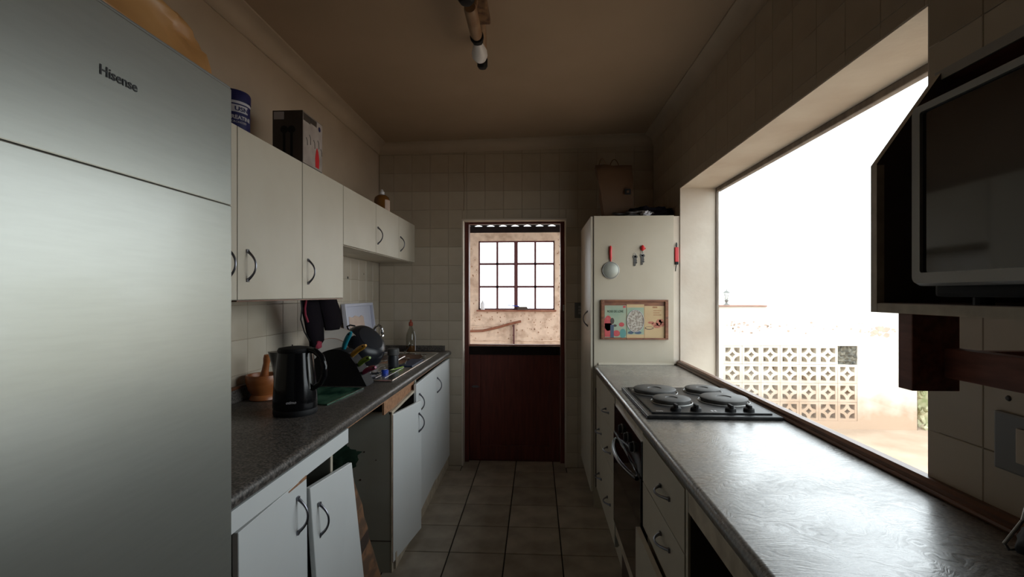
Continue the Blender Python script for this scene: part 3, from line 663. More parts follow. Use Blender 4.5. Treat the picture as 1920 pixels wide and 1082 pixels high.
mx_, my_ = -1.19, 2.06
mo = thing('mortar', (mx_, my_, CZ), 'turned orange wooden mortar against the tiles behind the kettle', 'mortar')
obj('mortar_bowl', B().lathe([(.050,0),(.055,.004),(.052,.016),(.046,.024),(.060,.045),(.068,.075),(.070,.105),(.068,.110),(.062,.108),(.060,.085),(.045,.045),(0,.035)], (mx_,my_,CZ), 36), 'bowlwood', mo, True)
b = B().lathe([(0,0),(.019,.004),(.024,.02),(.021,.05),(.014,.095),(.013,.125),(.016,.145),(.015,.16),(0,.165)], (mx_-.002,my_-.01,CZ+.038), 20, M4=Matrix.Rotation(.20,4,'Y')@Matrix.Rotation(.05,4,'X'))
tag(obj('pestle', b, 'bowlwood', smooth=True), 'turned wooden pestle standing in the mortar', 'pestle')

b = B().prism([(-1.10,2.33),(-.835,2.31),(-.86,1.955),(-1.075,2.0)][::-1], 2, CZ+.0005, CZ+.006)
gb_ = tag(obj('glass_board', b, 'greenglass'), 'green patterned glass chopping board behind the kettle', 'chopping board')
obj('ground_edge', B().tube([(-.835,2.31,CZ+.0066),(-.86,1.955,CZ+.0066)], .0016, 5), 'silver', gb_)

# half-round knife block and its knives
kb = B(); pl = [(-1.135,CZ),(-1.145,.985)]
for i in range(13):
    a = PI*(.95-.62*i/12); pl.append((-1.005+.130*math.cos(a), .985+.128*math.sin(a)))
pl += [(-.895,1.035),(-.855,.955),(-.842,CZ)]
kb.prism(pl[::-1], 1, 2.37, 2.485)
kbo = tag(obj('knife_block', kb, 'black_matt'), 'black half-round knife block on the left worktop', 'knife block')
def knife(col, label, base, tip):
    base, tip = Vector(base), Vector(tip); d = (tip-base)
    t = thing('kitchen_knife', base, label, 'knife', 'knives in the black block')
    n = 7; pts = []; rs = []
    side = Vector((-d.z, 0, d.x)).normalized()
    for i in range(n):
        u = i/(n-1); pts.append(base + d*u + side*math.sin(u*PI)*.006); rs.append([.009,.012,.013,.013,.0135,.0125,.006][i])
    h = obj('handle', B().tube(pts, rs, 10), col, t, True)
    hp_ = base + d*.86 + side*.004
    obj('hanging_hole', B().lathe([(.0045,-.0145),(.0045,.0145)], hp_, 10, M4=Matrix.Rotation(PI/2,4,'X')), 'black_matt', h)
    e = d.normalized(); q = base - e*.05
    bl = B(); w = side*.010; y_ = Vector((0,.0009,0))
    bl.hexa([q-w-y_, q-w+y_, base-w*.8+y_, base-w*.8-y_, q+w-y_, q+w+y_, base+w*.8+y_, base+w*.8-y_])
    obj('blade', bl, 'steel', t)
knife('teal', 'teal-handled knife, highest in the half-round block', (-.985,2.43,1.100), (-.920,2.37,1.200))
knife('yellow', 'mustard-yellow-handled knife in the half-round block', (-.935,2.40,1.072), (-.828,2.32,1.140))
knife('lime', 'lime-green-handled knife in the half-round block', (-.895,2.40,1.030), (-.808,2.32,1.080))
knife('pink', 'magenta-handled knife, lowest in the half-round block', (-.870,2.40,.992), (-.780,2.32,1.033))

# wok leaning on the drainer
ax = Vector((.70,-.30,.65)).normalized(); q = Vector((0,0,1)).rotation_difference(ax).to_matrix().to_4x4()
wc = (-1.000, 2.78, 1.092)
wk = thing('wok', (-1.0,2.8,CZ+.006), 'black non-stick wok upside down on the drainer, leaning towards the knife block', 'pan')
obj('pan_body', B().lathe([(.130,-.030),(.134,-.026),(.131,-.010),(.122,.025),(.105,.052),(.082,.062),(.075,.064),(.070,.058),(.100,.038),(.118,.012),(.126,-.018)], wc, 44, M4=q, cap=False), 'pan', wk, True)
obj('pan_base', B().lathe([(.078,.058),(.078,.065),(.072,.066),(0,.0655)], wc, 40, M4=q), 'panbase', wk, True)
hv = (q @ Vector((-.2,.95,0))).normalized()
e1 = Vector((0,0,1)).cross(ax).normalized(); upd = ax.cross(e1).normalized()
pp = Vector(wc)+ax*(-.012)
obj('loop_handle', B().tube([pp+upd*.125+e1*(-.035), pp+upd*.150+e1*(-.030), pp+upd*.158, pp+upd*.150+e1*.030, pp+upd*.125+e1*.035], .005, 8), 'black_matt', wk, True)
# plates standing behind the block
for i, (c, r, l, ay) in enumerate((((-1.115,2.66,1.070), .130, 'pale dinner plate on edge, rearmost behind the knife block', .35), ((-1.12,2.60,1.043), .104, 'smaller brown-rimmed plate on edge behind the knife block', .30))):
    m4 = Matrix.Rotation(PI/2-.12,4,'X')@Matrix.Rotation(0,4,'Y')
    m4 = Matrix.Rotation(ay,4,'Z')@m4
    p = thing('dinner_plate', (c[0],c[1],CZ+.006), l, 'plate')
    obj('plate_body', B().lathe([(.0,.0),(r*.62,.0),(r*.66,.004),(r,.014),(r,.017),(r*.64,.008),(0,.005)], c, 44, M4=m4, cap=False), 'crockery', p, True)
    obj('rim_band', B().lathe([(r*.985,.0135),(r*1.004,.0135),(r*1.004,.0175),(r*.985,.0175),(r*.985,.0135)], c, 44, M4=m4, cap=False), 'bowlwood' if i else 'pinkpaper', p, True)
# jar
jr = thing('glass_jar', (-.885, 2.96, CZ+.006), 'dark smoky glass jar with a lid beside the wok', 'jar')
obj('jar_body', B().lathe([(.028,0),(.032,.004),(.033,.06),(.030,.075)], (-.885,2.96,CZ+.006), 24), 'panbase', jr, True)
obj('jar_lid', B().lathe([(.032,.075),(.036,.078),(.036,.112),(.030,.118),(0,.119)], (-.885,2.96,CZ+.006), 24), 'plate_iron', jr, True)
# cutlery drying on the drainer
zt = CZ+.010
def utensil(name, label, cat, p0, p1, m, kind='spoon', hm=None):
    p0, p1 = Vector(p0), Vector(p1); d = (p1-p0).normalized(); t = thing(name, (p0+p1)/2, label, cat, 'cutlery drying by the sink')
    obj('grip', B().tube([p0, p0+(p1-p0)*.35, p0+(p1-p0)*.7], [.005,.004,.0028], 8), hm or m, t, True)
    if kind == 'spoon':
        R = Vector((1,0,0)).rotation_difference(d).to_matrix().to_4x4()
        b = B().lathe([(0,-.004),(.010,-.003),(.015,.0),(.016,.003),(.012,.0012),(0,-.001)], (0,0,0), 18, cap=False)
        for v in b.bm.verts: v.co = p0+(p1-p0)*.86 + R@Vector((v.co.x*1.6, v.co.y, v.co.z+.003))
        obj('bowl_end', b, m, t, True)
    else:
        s = Vector((-d.y, d.x, 0)).normalized()*.009; zz = Vector((0,0,.0012)); a = p0+(p1-p0)*.66
        obj('blade_end', B().hexa([a-s-zz, a+s-zz, p1+s*.2-zz, p1-s*.3-zz, a-s+zz, a+s+zz, p1+s*.2+zz, p1-s*.3+zz]), m, t)
utensil('fruit_knife', 'small lime-handled knife at the front of the drainer', 'knife', (-.815,2.93,zt+.004), (-.87,2.74,zt+.002), 'steel', 'blade', 'lime')
utensil('table_knife', 'long steel table knife across the drainer', 'knife', (-.885,3.22,zt+.03), (-.91,2.92,zt+.010), 'silver', 'blade')
utensil('table_spoon', 'steel spoon face up near the glass jar', 'spoon', (-1.06,3.02,zt+.006), (-.97,3.09,zt+.016), 'silver')
utensil('serving_spoon', 'steel spoon reaching over the sink bowl', 'spoon', (-.83,3.02,zt+.006), (-.88,3.28,zt+.010), 'silver')
utensil('carving_knife', 'black-handled knife propped at the back of the sink', 'knife', (-1.00,3.79,.985), (-.985,3.55,zt+.004), 'steel', 'blade', 'black_matt')
utensil('table_fork', 'steel fork lying towards the back of the sink rim', 'fork', (-.87,3.60,zt), (-.80,3.42,zt+.002), 'silver')
utensil('teaspoon', 'dark teaspoon low on the drainer under the magenta knife', 'spoon', (-1.0,2.60,zt), (-.88,2.66,zt+.004), 'panbase')
utensil('egg_whisk', 'dark steel utensil lying between the knife block and the blue lid', 'utensil', (-.96,2.78,zt), (-.87,2.66,zt+.003), 'steel')
bl = thing('bottle_lid', (-.865,2.73,zt-.004), 'small blue and white lid on the front of the drainer', 'lid')
obj('lid_shell', B().lathe([(.020,0),(.021,.016),(.016,.022),(0,.023)], (-.865,2.73,zt-.004), 20), 'blue', bl, True)
obj('white_mark', B().box(-.872,-.856,2.722,2.735,zt+.0185,zt+.0200).box(-.868,-.862,2.716,2.741,zt+.0185,zt+.0200), 'white', bl)
tag(obj('navy_board', B().box(-.86,-.775,2.99,3.30,CZ+.0056,CZ+.0125,bev=.002), 'navycloth'), 'navy plastic board lying over the front of the sink', 'board')

# soap bottle in the far corner
sb = thing('soap_bottle', (-.995, 3.80, CZ+.0008), 'clear washing-up bottle with a red cap in the far corner', 'bottle')
sc = (-.995,3.80,CZ+.0008)
obj('bottle_body', B().lathe([(.034,0),(.038,.006),(.038,.10),(.034,.14),(.024,.17),(.013,.195),(.012,.21)], sc, 24), 'clear', sb, True)
obj('liquid', B().lathe([(.035,.004),(.036,.05),(0,.05)], sc, 24), 'amber', sb, True)
obj('cap', B().lathe([(.014,.205),(.016,.21),(.016,.232),(.007,.240),(.007,.254),(0,.255)], sc, 18), 'capred', sb, True)
obj('edge_trim', B().tube([(sc[0]+.0375,sc[1]-.005,sc[2]+.01),(sc[0]+.0375,sc[1]-.005,sc[2]+.12),(sc[0]+.028,sc[1]-.005,sc[2]+.165)], .003, 6), 'white', sb, True)

# white tray leaning on the left wall
tr = thing('plastic_tray', (-1.24,3.38,CZ+.006), 'pale lilac plastic tray leaning upright on the left wall', 'tray')
b = B()
b.box(-.004,.002,-.27,.27,0,.385,bev=.001)
for q_ in ((-.27,-.255,0,.385),(.255,.27,0,.385),(-.255,.255,0,.015),(-.255,.255,.365,.385)): b.box(.002,.024,q_[0],q_[1],q_[2],q_[3],bev=.003)
R = Matrix.Rotation(-.12,4,'Y')
for v in b.bm.verts: v.co = R@v.co + Vector((-1.226,3.38,CZ+.009))
obj('tray_body', b, 'lilac', tr)
b = B().prism([(-.21,.02),(.10,.02),(.09,.285),(.05,.300),(.01,.288),(-.07,.302),(-.12,.290),(-.18,.298)], 0, .002, .005)
for v in b.bm.verts: v.co = R@v.co + Vector((-1.226,3.38,CZ+.009))
tag(obj('torn_card', b, 'pinkpaper'), 'torn pinkish card standing in the leaning tray', 'card')
# small holes in the tiles
b = B().lathe([(.009,0),(.009,.0012)], (XL,3.24,1.50), 14, M4=Matrix.Rotation(PI/2,4,'Y'))
obj('drill_hole', b, 'black_matt', wL)
obj('drill_hole', B().lathe([(.005,0),(.005,.0012)], (XL,3.545,1.537), 12, M4=Matrix.Rotation(PI/2,4,'Y')), 'black_matt', wL)

# black oven gloves hanging under the tall cupboard, with their cord
og = thing('oven_gloves', (-1.10,2.42,UZB), 'black oven gloves with crimson trim hanging under the tall cupboard', 'oven gloves')
def sheet(pts_top, pts_bot, x, th, seed, n=10, m=None):
    b = B(); bm = b.bm; cols = len(pts_top); G = []
    for s in (0, 1):
        gg = []
        for k in range(n+1):
            t = k/n; row = []
            for c in range(cols):
                p = Vector(pts_top[c])*(1-t)+Vector(pts_bot[c])*t
                w = noise.noise(Vector((p.x*16, p.y*6, seed)))*.018
                row.append(bm.verts.new((x+w+(s-.5)*th*(1-.7*abs(2*c/(cols-1)-1)**3), p.x, p.y)))
            gg.append(row)
        G.append(gg)
    fs = []
    for gg in G:
        for k in range(n):
            for c in range(cols-1): fs.append(bm.faces.new((gg[k][c], gg[k][c+1], gg[k+1][c+1], gg[k+1][c])))
    for k in range(n):
        for c in (0, cols-1): fs.append(bm.faces.new((G[0][k][c], G[0][k+1][c], G[1][k+1][c], G[1][k][c])))
    for c in range(cols-1):
        for k in (0, n): fs.append(bm.faces.new((G[0][k][c], G[0][k][c+1], G[1][k][c+1], G[1][k][c])))
    b._m(fs, m); return b
obj('glove_pad', sheet([(2.235,1.366),(2.31,1.368),(2.39,1.368),(2.47,1.366)], [(2.32,1.165),(2.345,1.115),(2.39,1.108),(2.455,1.150)], -1.11, .035, 1), 'cloth', og, True, angle=180)
obj('glove_pad', sheet([(2.40,1.366),(2.47,1.368),(2.54,1.368),(2.615,1.366)], [(2.475,1.20),(2.53,1.195),(2.61,1.195),(2.68,1.235)], -1.10, .035, 5), 'cloth', og, True, angle=180)
obj('crimson_binding', B().tube([(-1.097,2.262,1.362),(-1.095,2.245,1.32),(-1.095,2.25,1.29),(-1.092,2.27,1.255)], .005, 8), 'crimson', og, True)
obj('crimson_binding', B().lump((-1.085,2.365,1.135), (.012,.024,.020), seed=2, amp=.2, sub=2), 'crimson', og, True)
obj('hanging_loop', B().tube([(-1.10,2.215,1.366),(-1.10,2.225,1.32),(-1.10,2.215,1.27),(-1.10,2.25,1.21),(-1.105,2.315,1.16)], .0035, 6), 'black_matt', og, True)
obj('power_cord', B().tube([(-1.20,2.33,1.14),(-1.19,2.32,1.10),(-1.17,2.34,1.06),(-1.16,2.36,1.0),(-1.15,2.37,CZ+.004),(-1.12,2.30,CZ+.004)], .003, 6), 'black_matt', kt, True)

# ------------------------------------------------------------ right side: tall cupboard
tcx = thing('tall_cupboard', (.64,3.53,0), 'tall white larder cupboard in the far right corner', 'cupboard')
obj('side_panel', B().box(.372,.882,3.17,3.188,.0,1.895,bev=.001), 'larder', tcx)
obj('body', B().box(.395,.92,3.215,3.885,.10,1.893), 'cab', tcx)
obj('plinth', B().box(.43,.92,3.188,3.885,0,.10), 'cab', tcx)
obj('dark_gap', B().box(.3705,.3945,3.171,3.176,.93,1.89), 'dark_int', tcx)
dr = obj('door', B().box(.352,.369,3.178,3.882,.105,1.893,bev=.002), 'cab', tcx); vhandle(dr, .352, 3.36, 1.22, side=-1)
b = B().box(.40,.882,3.160,3.17,CZ+.001,CZ+.007).box(.40,.882,3.163,3.17,CZ+.007,CZ+.014)
obj('lower_bead', b, 'cab', tcx)
obj('side_filler', B().box(.884,XR,3.19,3.21,.935,1.893), 'reveal', tcx)

# paper carrier bag
cb = thing('carrier_bag', (.575,3.50,1.896), 'brown kraft carrier bag with twisted handles on the tall cupboard', 'bag')
b = B(); bm = b.bm
bot = [(.475,3.44),(.685,3.44),(.685,3.56),(.475,3.56)]; top = [(.415,3.46),(.675,3.47),(.672,3.54),(.42,3.53)]
def ringp(q, z_, jit):
    out = []
    for i in range(4):
        a, c = Vector(q[i]), Vector(q[(i+1)%4])
        for k in range(4):
            p = a.lerp(c, k/4); n = noise.noise(Vector((p.x*11, p.y*11, z_*9)))*jit
            out.append(bm.verts.new((p.x+n, p.y+n*.8, z_+(n*.9 if jit > .008 and z_ > 2.28 else 0))))
    return out
rings = []
for k in range(9):
    t = k/8; q_ = [Vector(bot[i]).lerp(Vector(top[i]), t**1.5) for i in range(4)]
    rings.append(ringp(q_, 1.897+t*.405, .006+.014*t))
b._m([bm.faces.new((a[i], a[(i+1)%16], c[(i+1)%16], c[i])) for a, c in zip(rings, rings[1:]) for i in range(16)]+[bm.faces.new(rings[0][::-1])], None)
bo = obj('bag_body', b, 'kraft', cb, True, angle=25)
md = bo.modifiers.new('t', 'SOLIDIFY'); md.thickness = .0012
def loop(x0, x1, y, z0, h): return [(x0+(x1-x0)*i/10, y, z0+h*math.sin(PI*i/10)**.7) for i in range(11)]
obj('handle', B().tube(loop(.44,.49,3.47,2.29,.060), .0028, 6), 'kraft', cb, True)
obj('handle', B().tube(loop(.52,.60,3.535,2.28,.080), .0028, 6), 'kraft', cb, True)
obj('printed_square', B().box(.618,.658,3.432,3.4345,2.085,2.125), 'black_matt', cb)
obj('square_centre', B().box(.630,.646,3.430,3.432,2.097,2.113), 'kraft', cb)
b = B().lump((.78,3.38,1.930), (.125,.11,.040), seed=4, amp=.6, box=.8, freq=2.2)
for v in b.bm.verts: v.co.z = max(v.co.z, 1.8955)
bb = tag(obj('bin_bag', b, 'cloth', smooth=True, angle=180), 'crumpled black plastic bag on the right of the tall cupboard', 'bag')
b = B().lump((.66,3.30,1.915), (.13,.075,.022), seed=11, amp=.7, box=.8, freq=2.6)
for v in b.bm.verts: v.co.z = max(v.co.z, 1.8955)
tag(obj('plastic_wrap', b, 'boxdark', smooth=True, angle=180), 'brown-and-clear plastic wrapping lying between the carrier bag and the black bag', 'wrapping')
b = B().lump((.715,3.215,1.908), (.028,.03,.022), seed=5, amp=.6, box=.9, freq=2.6)
for v in b.bm.verts: v.co.z = max(v.co.z, 1.8955)
tag(obj('clear_wrap', b, 'labelgrey', smooth=True, angle=180), 'whitish twist of clear film on the front edge of the tall cupboard', 'wrapping')

# things hanging on its side
YS = 3.17
sv = thing('sieve', (.479,YS,1.49), 'small round sieve with a red handle hanging on the larder side', 'sieve')
b = B().tube([(.479+.052*math.cos(2*PI*i/32), YS-.006, 1.542+.052*math.sin(2*PI*i/32)) for i in range(32)], .0038, 8, close=True)
obj('rim', b, 'mwframe', sv, True)
obj('sieve_mesh', B().lathe([(.051,.0),(.048,.008),(.035,.014),(.018,.017),(0,.018)], (.479,YS-.004,1.542), 30, M4=Matrix.Rotation(PI/2,4,'X'), cap=False), 'mesh', sv, True)
obj('handle', B().tube([(.479,YS-.007,1.598),(.478,YS-.008,1.62),(.477,YS-.008,1.66),(.478,YS-.008,1.690),(.478,YS-.008,1.700)], [.003,.008,.009,.0085,.004], 12), 'red', sv, True)
def key_bunch(x, z, label, hook=None):
    t = thing('key_bunch', (x, YS-.006, z-.05), label, 'keys')
    obj('key_ring', B().tube([(x+.008*math.cos(2*PI*i/16), YS-.004, z+.008*math.sin(2*PI*i/16)) for i in range(16)], .0012, 6, close=True), 'steel', t, True)
    for dx, l in ((-.003,.060),(.006,.045)):
        b = B().lathe([(.011,0),(.011,.002)], (x+dx,YS-.002,z-.016), 14, M4=Matrix.Rotation(PI/2,4,'X')).box(x+dx-.0045,x+dx+.0045,YS-.005,YS-.003,z-.016-l,z-.020)
        b.box(x+dx+.002,x+dx+.008,YS-.005,YS-.003,z-.016-l+.004,z-.016-l+.012).box(x+dx+.002,x+dx+.007,YS-.005,YS-.003,z-.016-l+.018,z-.016-l+.024)
        obj('key', b, 'plate_iron', t)
key_bunch(.634, 1.645, 'bunch of dark keys, left of the two, on the larder side')
key_bunch(.680, 1.652, 'bunch of dark keys hanging under the red hook')
hk = thing('wall_hook', (.682,YS,1.665), 'small red ornamental hook above the right keys', 'hook')
obj('hook_body', B().lathe([(0,-.020),(.011,-.012),(.015,0),(.010,.012),(.004,.018),(0,.020)], (.682,YS-.008,1.685), 16).lathe([(0,-.006),(.006,0),(0,.006)], (.698,YS-.008,1.682), 10), 'red', hk, True)
obj('hook_tip', B().tube([(.682,YS-.008,1.667),(.681,YS-.011,1.660),(.680,YS-.006,1.655)], .002, 6), 'steel', hk, True)
# notice frame
nf = thing('picture_frame', (.628,YS,1.09), 'wooden frame holding three food pages on the larder side', 'picture frame')
fx0, fx1, fz0, fz1 = .416, .843, 1.096, 1.352
obj('backing_board', B().box(fx0+.005,fx1-.005,YS-.006,YS,fz0+.005,fz1-.005), 'frame_wood', nf)
for q_ in ((fx0,fx0+.020,fz0,fz1),(fx1-.020,fx1,fz0,fz1),(fx0+.02,fx1-.02,fz1-.012,fz1),(fx0+.02,fx1-.02,fz0,fz0+.010)):
    obj('frame_bar', B().box(q_[0],q_[1],YS-.020,YS-.0005,q_[2],q_[3],bev=.002), 'frame_wood', nf)
yp = YS-.0075
pg = obj('magazine_page', B().box(.440,.578,yp,yp+.001,fz0+.012,1.315), 'page_g', nf)
def disc(b, x, z, rx, rz, y, n=18):
    b.prism([(x+rx*math.cos(2*PI*i/n), z+rz*math.sin(2*PI*i/n)) for i in range(n)], 1, y-.0006, y); return b
obj('printed_picture', disc(B(), .462,1.20,.026,.050, yp).box(.440,.484,yp-.0006,yp,1.112,1.20), 'photo_red', pg)
obj('printed_picture', B().box(.476,.498,yp-.0012,yp-.0006,1.108,1.19), 'photo_blue', pg)
obj('printed_picture', disc(disc(B(), .488,1.215,.013,.020, yp-.0006), .505,1.185,.012,.008,yp), 'dark_int', pg)
for q_ in ((.548,1.192,.017,.014),(.515,1.135,.023,.020),(.566,1.306,.010,.007)): obj('printed_picture', disc(B(), *q_, yp), 'photo_red', pg)
obj('printed_picture', disc(B(), .556,1.135,.020,.030, yp), 'photo_teal', pg)
text('title_lettering', 'ROSE DE LOVE', .020, 'green_cloth', pg, (.508, yp-.0002, 1.270), (1,0,0), (0,0,1), sx=.78)
pg = obj('magazine_page', B().box(.580,.692,yp-.001,yp+.001,fz0+.008,1.322), 'page_b', nf)
obj('printed_picture', B().box(.582,.690,yp-.0016,yp-.001,1.128,1.302), 'page_g', pg)
obj('printed_picture', disc(B(), .636,1.215,.055,.072, yp-.0016, 26), 'page_f', pg)
b = B().tube([(.636+.054*math.cos(2*PI*i/26), yp-.0025, 1.215+.071*math.sin(2*PI*i/26)) for i in range(26)], .002, 5, close=True)
obj('printed_dish_rim', b, 'labelgrey', pg)
obj('printed_picture', disc(disc(B(), .606,1.140,.018,.009, yp-.0016), .652,1.140,.022,.009, yp-.0016), 'photo_blue', pg)
pg = obj('magazine_page', B().box(.694,.826,yp,yp+.001,fz0+.010,1.312), 'page_b', nf)
b = B()
for x, z_, rx, rz in ((.735,1.205,.020,.008),(.760,1.195,.022,.010),(.785,1.205,.018,.022),(.808,1.195,.014,.016),(.775,1.180,.025,.010),(.80,1.215,.016,.012)): disc(b, x, z_, rx, rz, yp)
obj('printed_picture', b, 'photo_chilli', pg)
obj('printed_picture', disc(B(), .724,1.170,.028,.010, yp), 'dark_int', pg)
obj('printed_picture', disc(B(), .724,1.171,.023,.007, yp-.0006), 'page_b', pg)
obj('printed_heading', B().box(.745,.775,yp-.0006,yp,1.298,1.308).box(.750,.80,yp-.0006,yp,1.280,1.284).box(.750,.79,yp-.0006,yp,1.266,1.270).box(.750,.80,yp-.0006,yp,1.252,1.256), 'chip', pg)
for x, z_ in ((fx0+.009,fz1-.008),(fx0+.009,fz0+.008),(fx1-.009,fz1-.008),(fx1-.009,fz0+.008),(fx0+.009,1.235),(fx1-.009,1.235),(.578,fz0+.005),(.685,fz0+.005)):
    obj('pin', B().lathe([(.0035,0),(.003,.002),(0,.003)], (x,YS-.0198,z_), 8, M4=Matrix.Rotation(PI/2,4,'X')), 'dark_int', nf)
# red lighter-like gadget
gd = thing('gas_lighter', (.902,3.175,1.56), 'red and black gas lighter hanging beside the window reveal', 'lighter')
obj('lighter_body', B().box(.888,.912,3.165,3.183,1.595,1.69,bev=.004), 'red', gd)
obj('nozzle', B().lathe([(.005,0),(.007,.015),(.004,.03)], (.900,3.174,1.69), 12), 'plate_iron', gd, True)
obj('trigger', B().box(.890,.910,3.163,3.182,1.578,1.596,bev=.003).tube([(.898,3.172,1.58),(.894,3.172,1.55),(.893,3.172,1.535)], .003, 6), 'black_matt', gd)
# light switch on the end wall
sw = thing('light_switch', (.340,YB,1.20), 'grey double switch plate on the end wall right of the door', 'switch')
obj('plate', B().box(.304,.378,YB-.008,YB,1.197,1.320,bev=.003), 'socket', sw)
for i in range(3): obj('rocker', B().box(.333,.352,YB-.013,YB-.008,1.228+i*.024,1.246+i*.024,bev=.002), 'mwframe', sw)

# ------------------------------------------------------------ right worktop and units
RX = .385
rt = tag(obj('right_worktop', worktop(B(), .905, .373, .15, 3.160, CZ), 'counter_r', smooth=True), 'worn grey laminate worktop under the window on the right', 'worktop')
obj('wood_bead', B().prism([(.905,CZ-.03),(.905,.952),(.912,.960),(.934,.960),(.936,CZ-.03)], 1, .15, 3.187).tube([(.906,.15,.936),(.906,3.160,.936)], .007, 8), 'wood', rt, True, angle=30)

u = thing('drawer_unit', (.62,2.80,0), 'white drawer unit between the larder and the oven', 'cupboard')
obj('body', B().box(RX+.018,.90,2.43,3.165,.14,.888), 'cab', u)
obj('plinth', B().box(.43,.90,2.43,3.165,0,.14), 'cab', u)
obj('near_edge', B().box(RX+.002,RX+.018,2.418,2.432,.14,.87), 'carc', u)
obj('corner_post', B().box(RX-.004,RX+.016,3.150,3.168,.145,.78), 'dark_int', u)
for z0, z1, ys in ((.684,.872,(2.66,)),(.484,.681,(2.60,2.95)),(.145,.480,(2.60,2.95))):
    d = obj('drawer', B().box(RX,RX+.017,2.425,3.148,z0,z1,bev=.0015), 'cab', u)
    for y in ys: vhandle(d, RX, y, (.755 if z0 > .6 else .56 if z0 > .3 else .29), side=-1, horizontal=True)

ov = thing('oven', (.64,2.10,0), 'black built-in oven with a curved handle under the hob', 'oven')
obj('body', B().box(RX+.022,.88,1.80,2.415,.27,.845), 'black_matt', ov)
obj('top_filler', B().box(RX+.004,RX+.022,1.80,2.415,.848,.890), 'cedge', ov)
obj('control_panel', B().box(RX-.002,RX+.022,1.795,2.418,.715,.845,bev=.003), 'black', ov)
od = obj('oven_door', B().box(RX-.006,RX+.022,1.795,2.418,.275,.712,bev=.004), 'ovenglass', ov)
pts = [(RX-.006-.035*math.sin(PI*i/16)**.8, 1.86+.50*i/16, .690) for i in range(17)]
obj('handle', B().tube(pts, .0085, 10), 'black', od, True)
pts = [(RX-.015-.035*math.sin(PI*i/16)**.8, 1.87+.48*i/16, .694) for i in range(17)]
obj('handle_trim', B().tube(pts, .0020, 6), 'mwframe', od, True)
obj('top_trim', B().box(RX-.004,RX+.01,1.797,2.416,.845,.850), 'silver', ov)
for y in (1.94,2.07,2.20):
    k = obj('knob', B().lathe([(.019,0),(.018,.012),(.015,.016),(0,.016)], (RX-.002,y,.785), 20, M4=Matrix.Rotation(-PI/2,4,'Y')), 'black_matt', ov, True)
    obj('knob_ring', B().tube([(RX-.004, y+.021*math.cos(a*2*PI/20), .785+.021*math.sin(a*2*PI/20)) for a in range(20)], .0014, 5, close=True), 'mwframe', k, True)
obj('plinth', B().box(.42,.44,1.80,2.415,0,.20), 'dark_int', ov)
obj('lower_strip', B().box(RX+.004,RX+.020,1.80,2.415,.205,.268), 'cedge', ov)

u = thing('drawer_unit', (.62,1.52,0), 'white three-drawer unit on the near side of the oven', 'cupboard')
obj('body', B().box(RX+.018,.90,1.285,1.785,.12,.888), 'cab', u)
obj('plinth', B().box(.43,.90,1.26,1.785,0,.12), 'cab', u)
obj('end_panel', B().box(RX+.006,.90,1.256,1.274,.0,.888,m='dark_int').box(RX,RX+.006,1.256,1.274,.0,.888,m='cab'), 'dark_int', u)
for x, z_ in ((.43,.82),(.50,.755),(.507,.70),(.43,.60),(.507,.60),(.507,.45)): obj('shelf_hole', B().lathe([(.006,0),(.006,.002)], (x,1.2562,z_), 10, M4=Matrix.Rotation(PI/2,4,'X')), 'black', u)
for z0, z1, dx in ((.712,.880,0),(.548,.708,0),(.335,.545,-.026),(.125,.332,-.026)):
    d = obj('drawer', B().box(RX+dx,RX+.017+dx,1.287,1.783,z0,z1,bev=.0015), 'cab', u)
    obj('drawer_side', B().box(RX+.0175+dx,RX+.03,1.2895,1.30,z0+.01,z1-.01), 'cab', d)
    vhandle(d, RX+dx, 1.475, (z0+z1)/2-.0 if z0 > .7 else (z0+z1)/2+.02, side=-1, horizontal=True)

u = thing('open_unit', (.62,.75,0), 'doorless base unit with a cream rail under the near worktop', 'cupboard')
obj('front_rail', B().box(RX,RX+.016,.20,1.254,.835,.889,bev=.001), 'cedge', u)
obj('back_panel', B().box(.88,.886,.20,1.254,.0,.83), 'dark_int', u)
obj('base_board', B().box(RX+.02,.88,.20,1.254,.10,.116), 'dark_int', u)
obj('end_panel', B().box(RX,.88,.17,.19,.0,.888), 'cab', u)
obj('plinth', B().box(.43,.445,.20,1.254,0,.10), 'cab', u)

# hob
hb = thing('hob', (.65,2.08,CZ), 'black electric hob with four solid plates', 'hob')
hx0, hx1, hy0, hy1 = .405, .893, 1.80, 2.345
obj('enamel_tray', B().box(hx0,hx1,hy0,hy1,CZ,CZ+.014,bev=.005).box(hx0+.025,hx1-.025,hy0+.03,hy1-.025,CZ+.013,CZ+.020,bev=.004), 'black_enamel', hb)
b = B()
for (p,q_) in (((hx0+.003,hy0),(hx0+.003,hy1)),((hx0+.012,hy0+.01),(hx0+.012,hy1-.01))): b.tube([(p[0],p[1],CZ+.0145),(q_[0],q_[1],CZ+.0145)], .0016, 6)
obj('side_trim', b, 'silver', hb, True)
for n_, x, y, r in (('a',.528,2.205,.092),('b',.548,2.005,.075),('c',.745,2.225,.075),('d',.765,2.030,.092)):
    p = obj('hot_plate', B().lathe([(r-.004,.0),(r-.004,.008),(r,.010),(r,.016),(r-.004,.019),(r*.32,.019),(r*.30,.016),(0,.016)], (x,y,CZ+.020), 44), 'plate_iron', hb, True)
    obj('plate_ring', B().tube([(x+(r+.006)*math.cos(2*PI*i/36), y+(r+.006)*math.sin(2*PI*i/36), CZ+.021) for i in range(36)], .0025, 6, close=True), 'mwframe', p, True)
for x in (.525,.600,.728,.795):
    k = obj('knob', B().lathe([(.020,0),(.019,.010),(.014,.014),(0,.014)], (x,1.862,CZ+.020), 22), 'black_matt', hb, True)
    obj('knob_grip', B().box(x-.005,x+.005,1.844,1.880,CZ+.032,CZ+.044,bev=.002), 'black_matt', k)
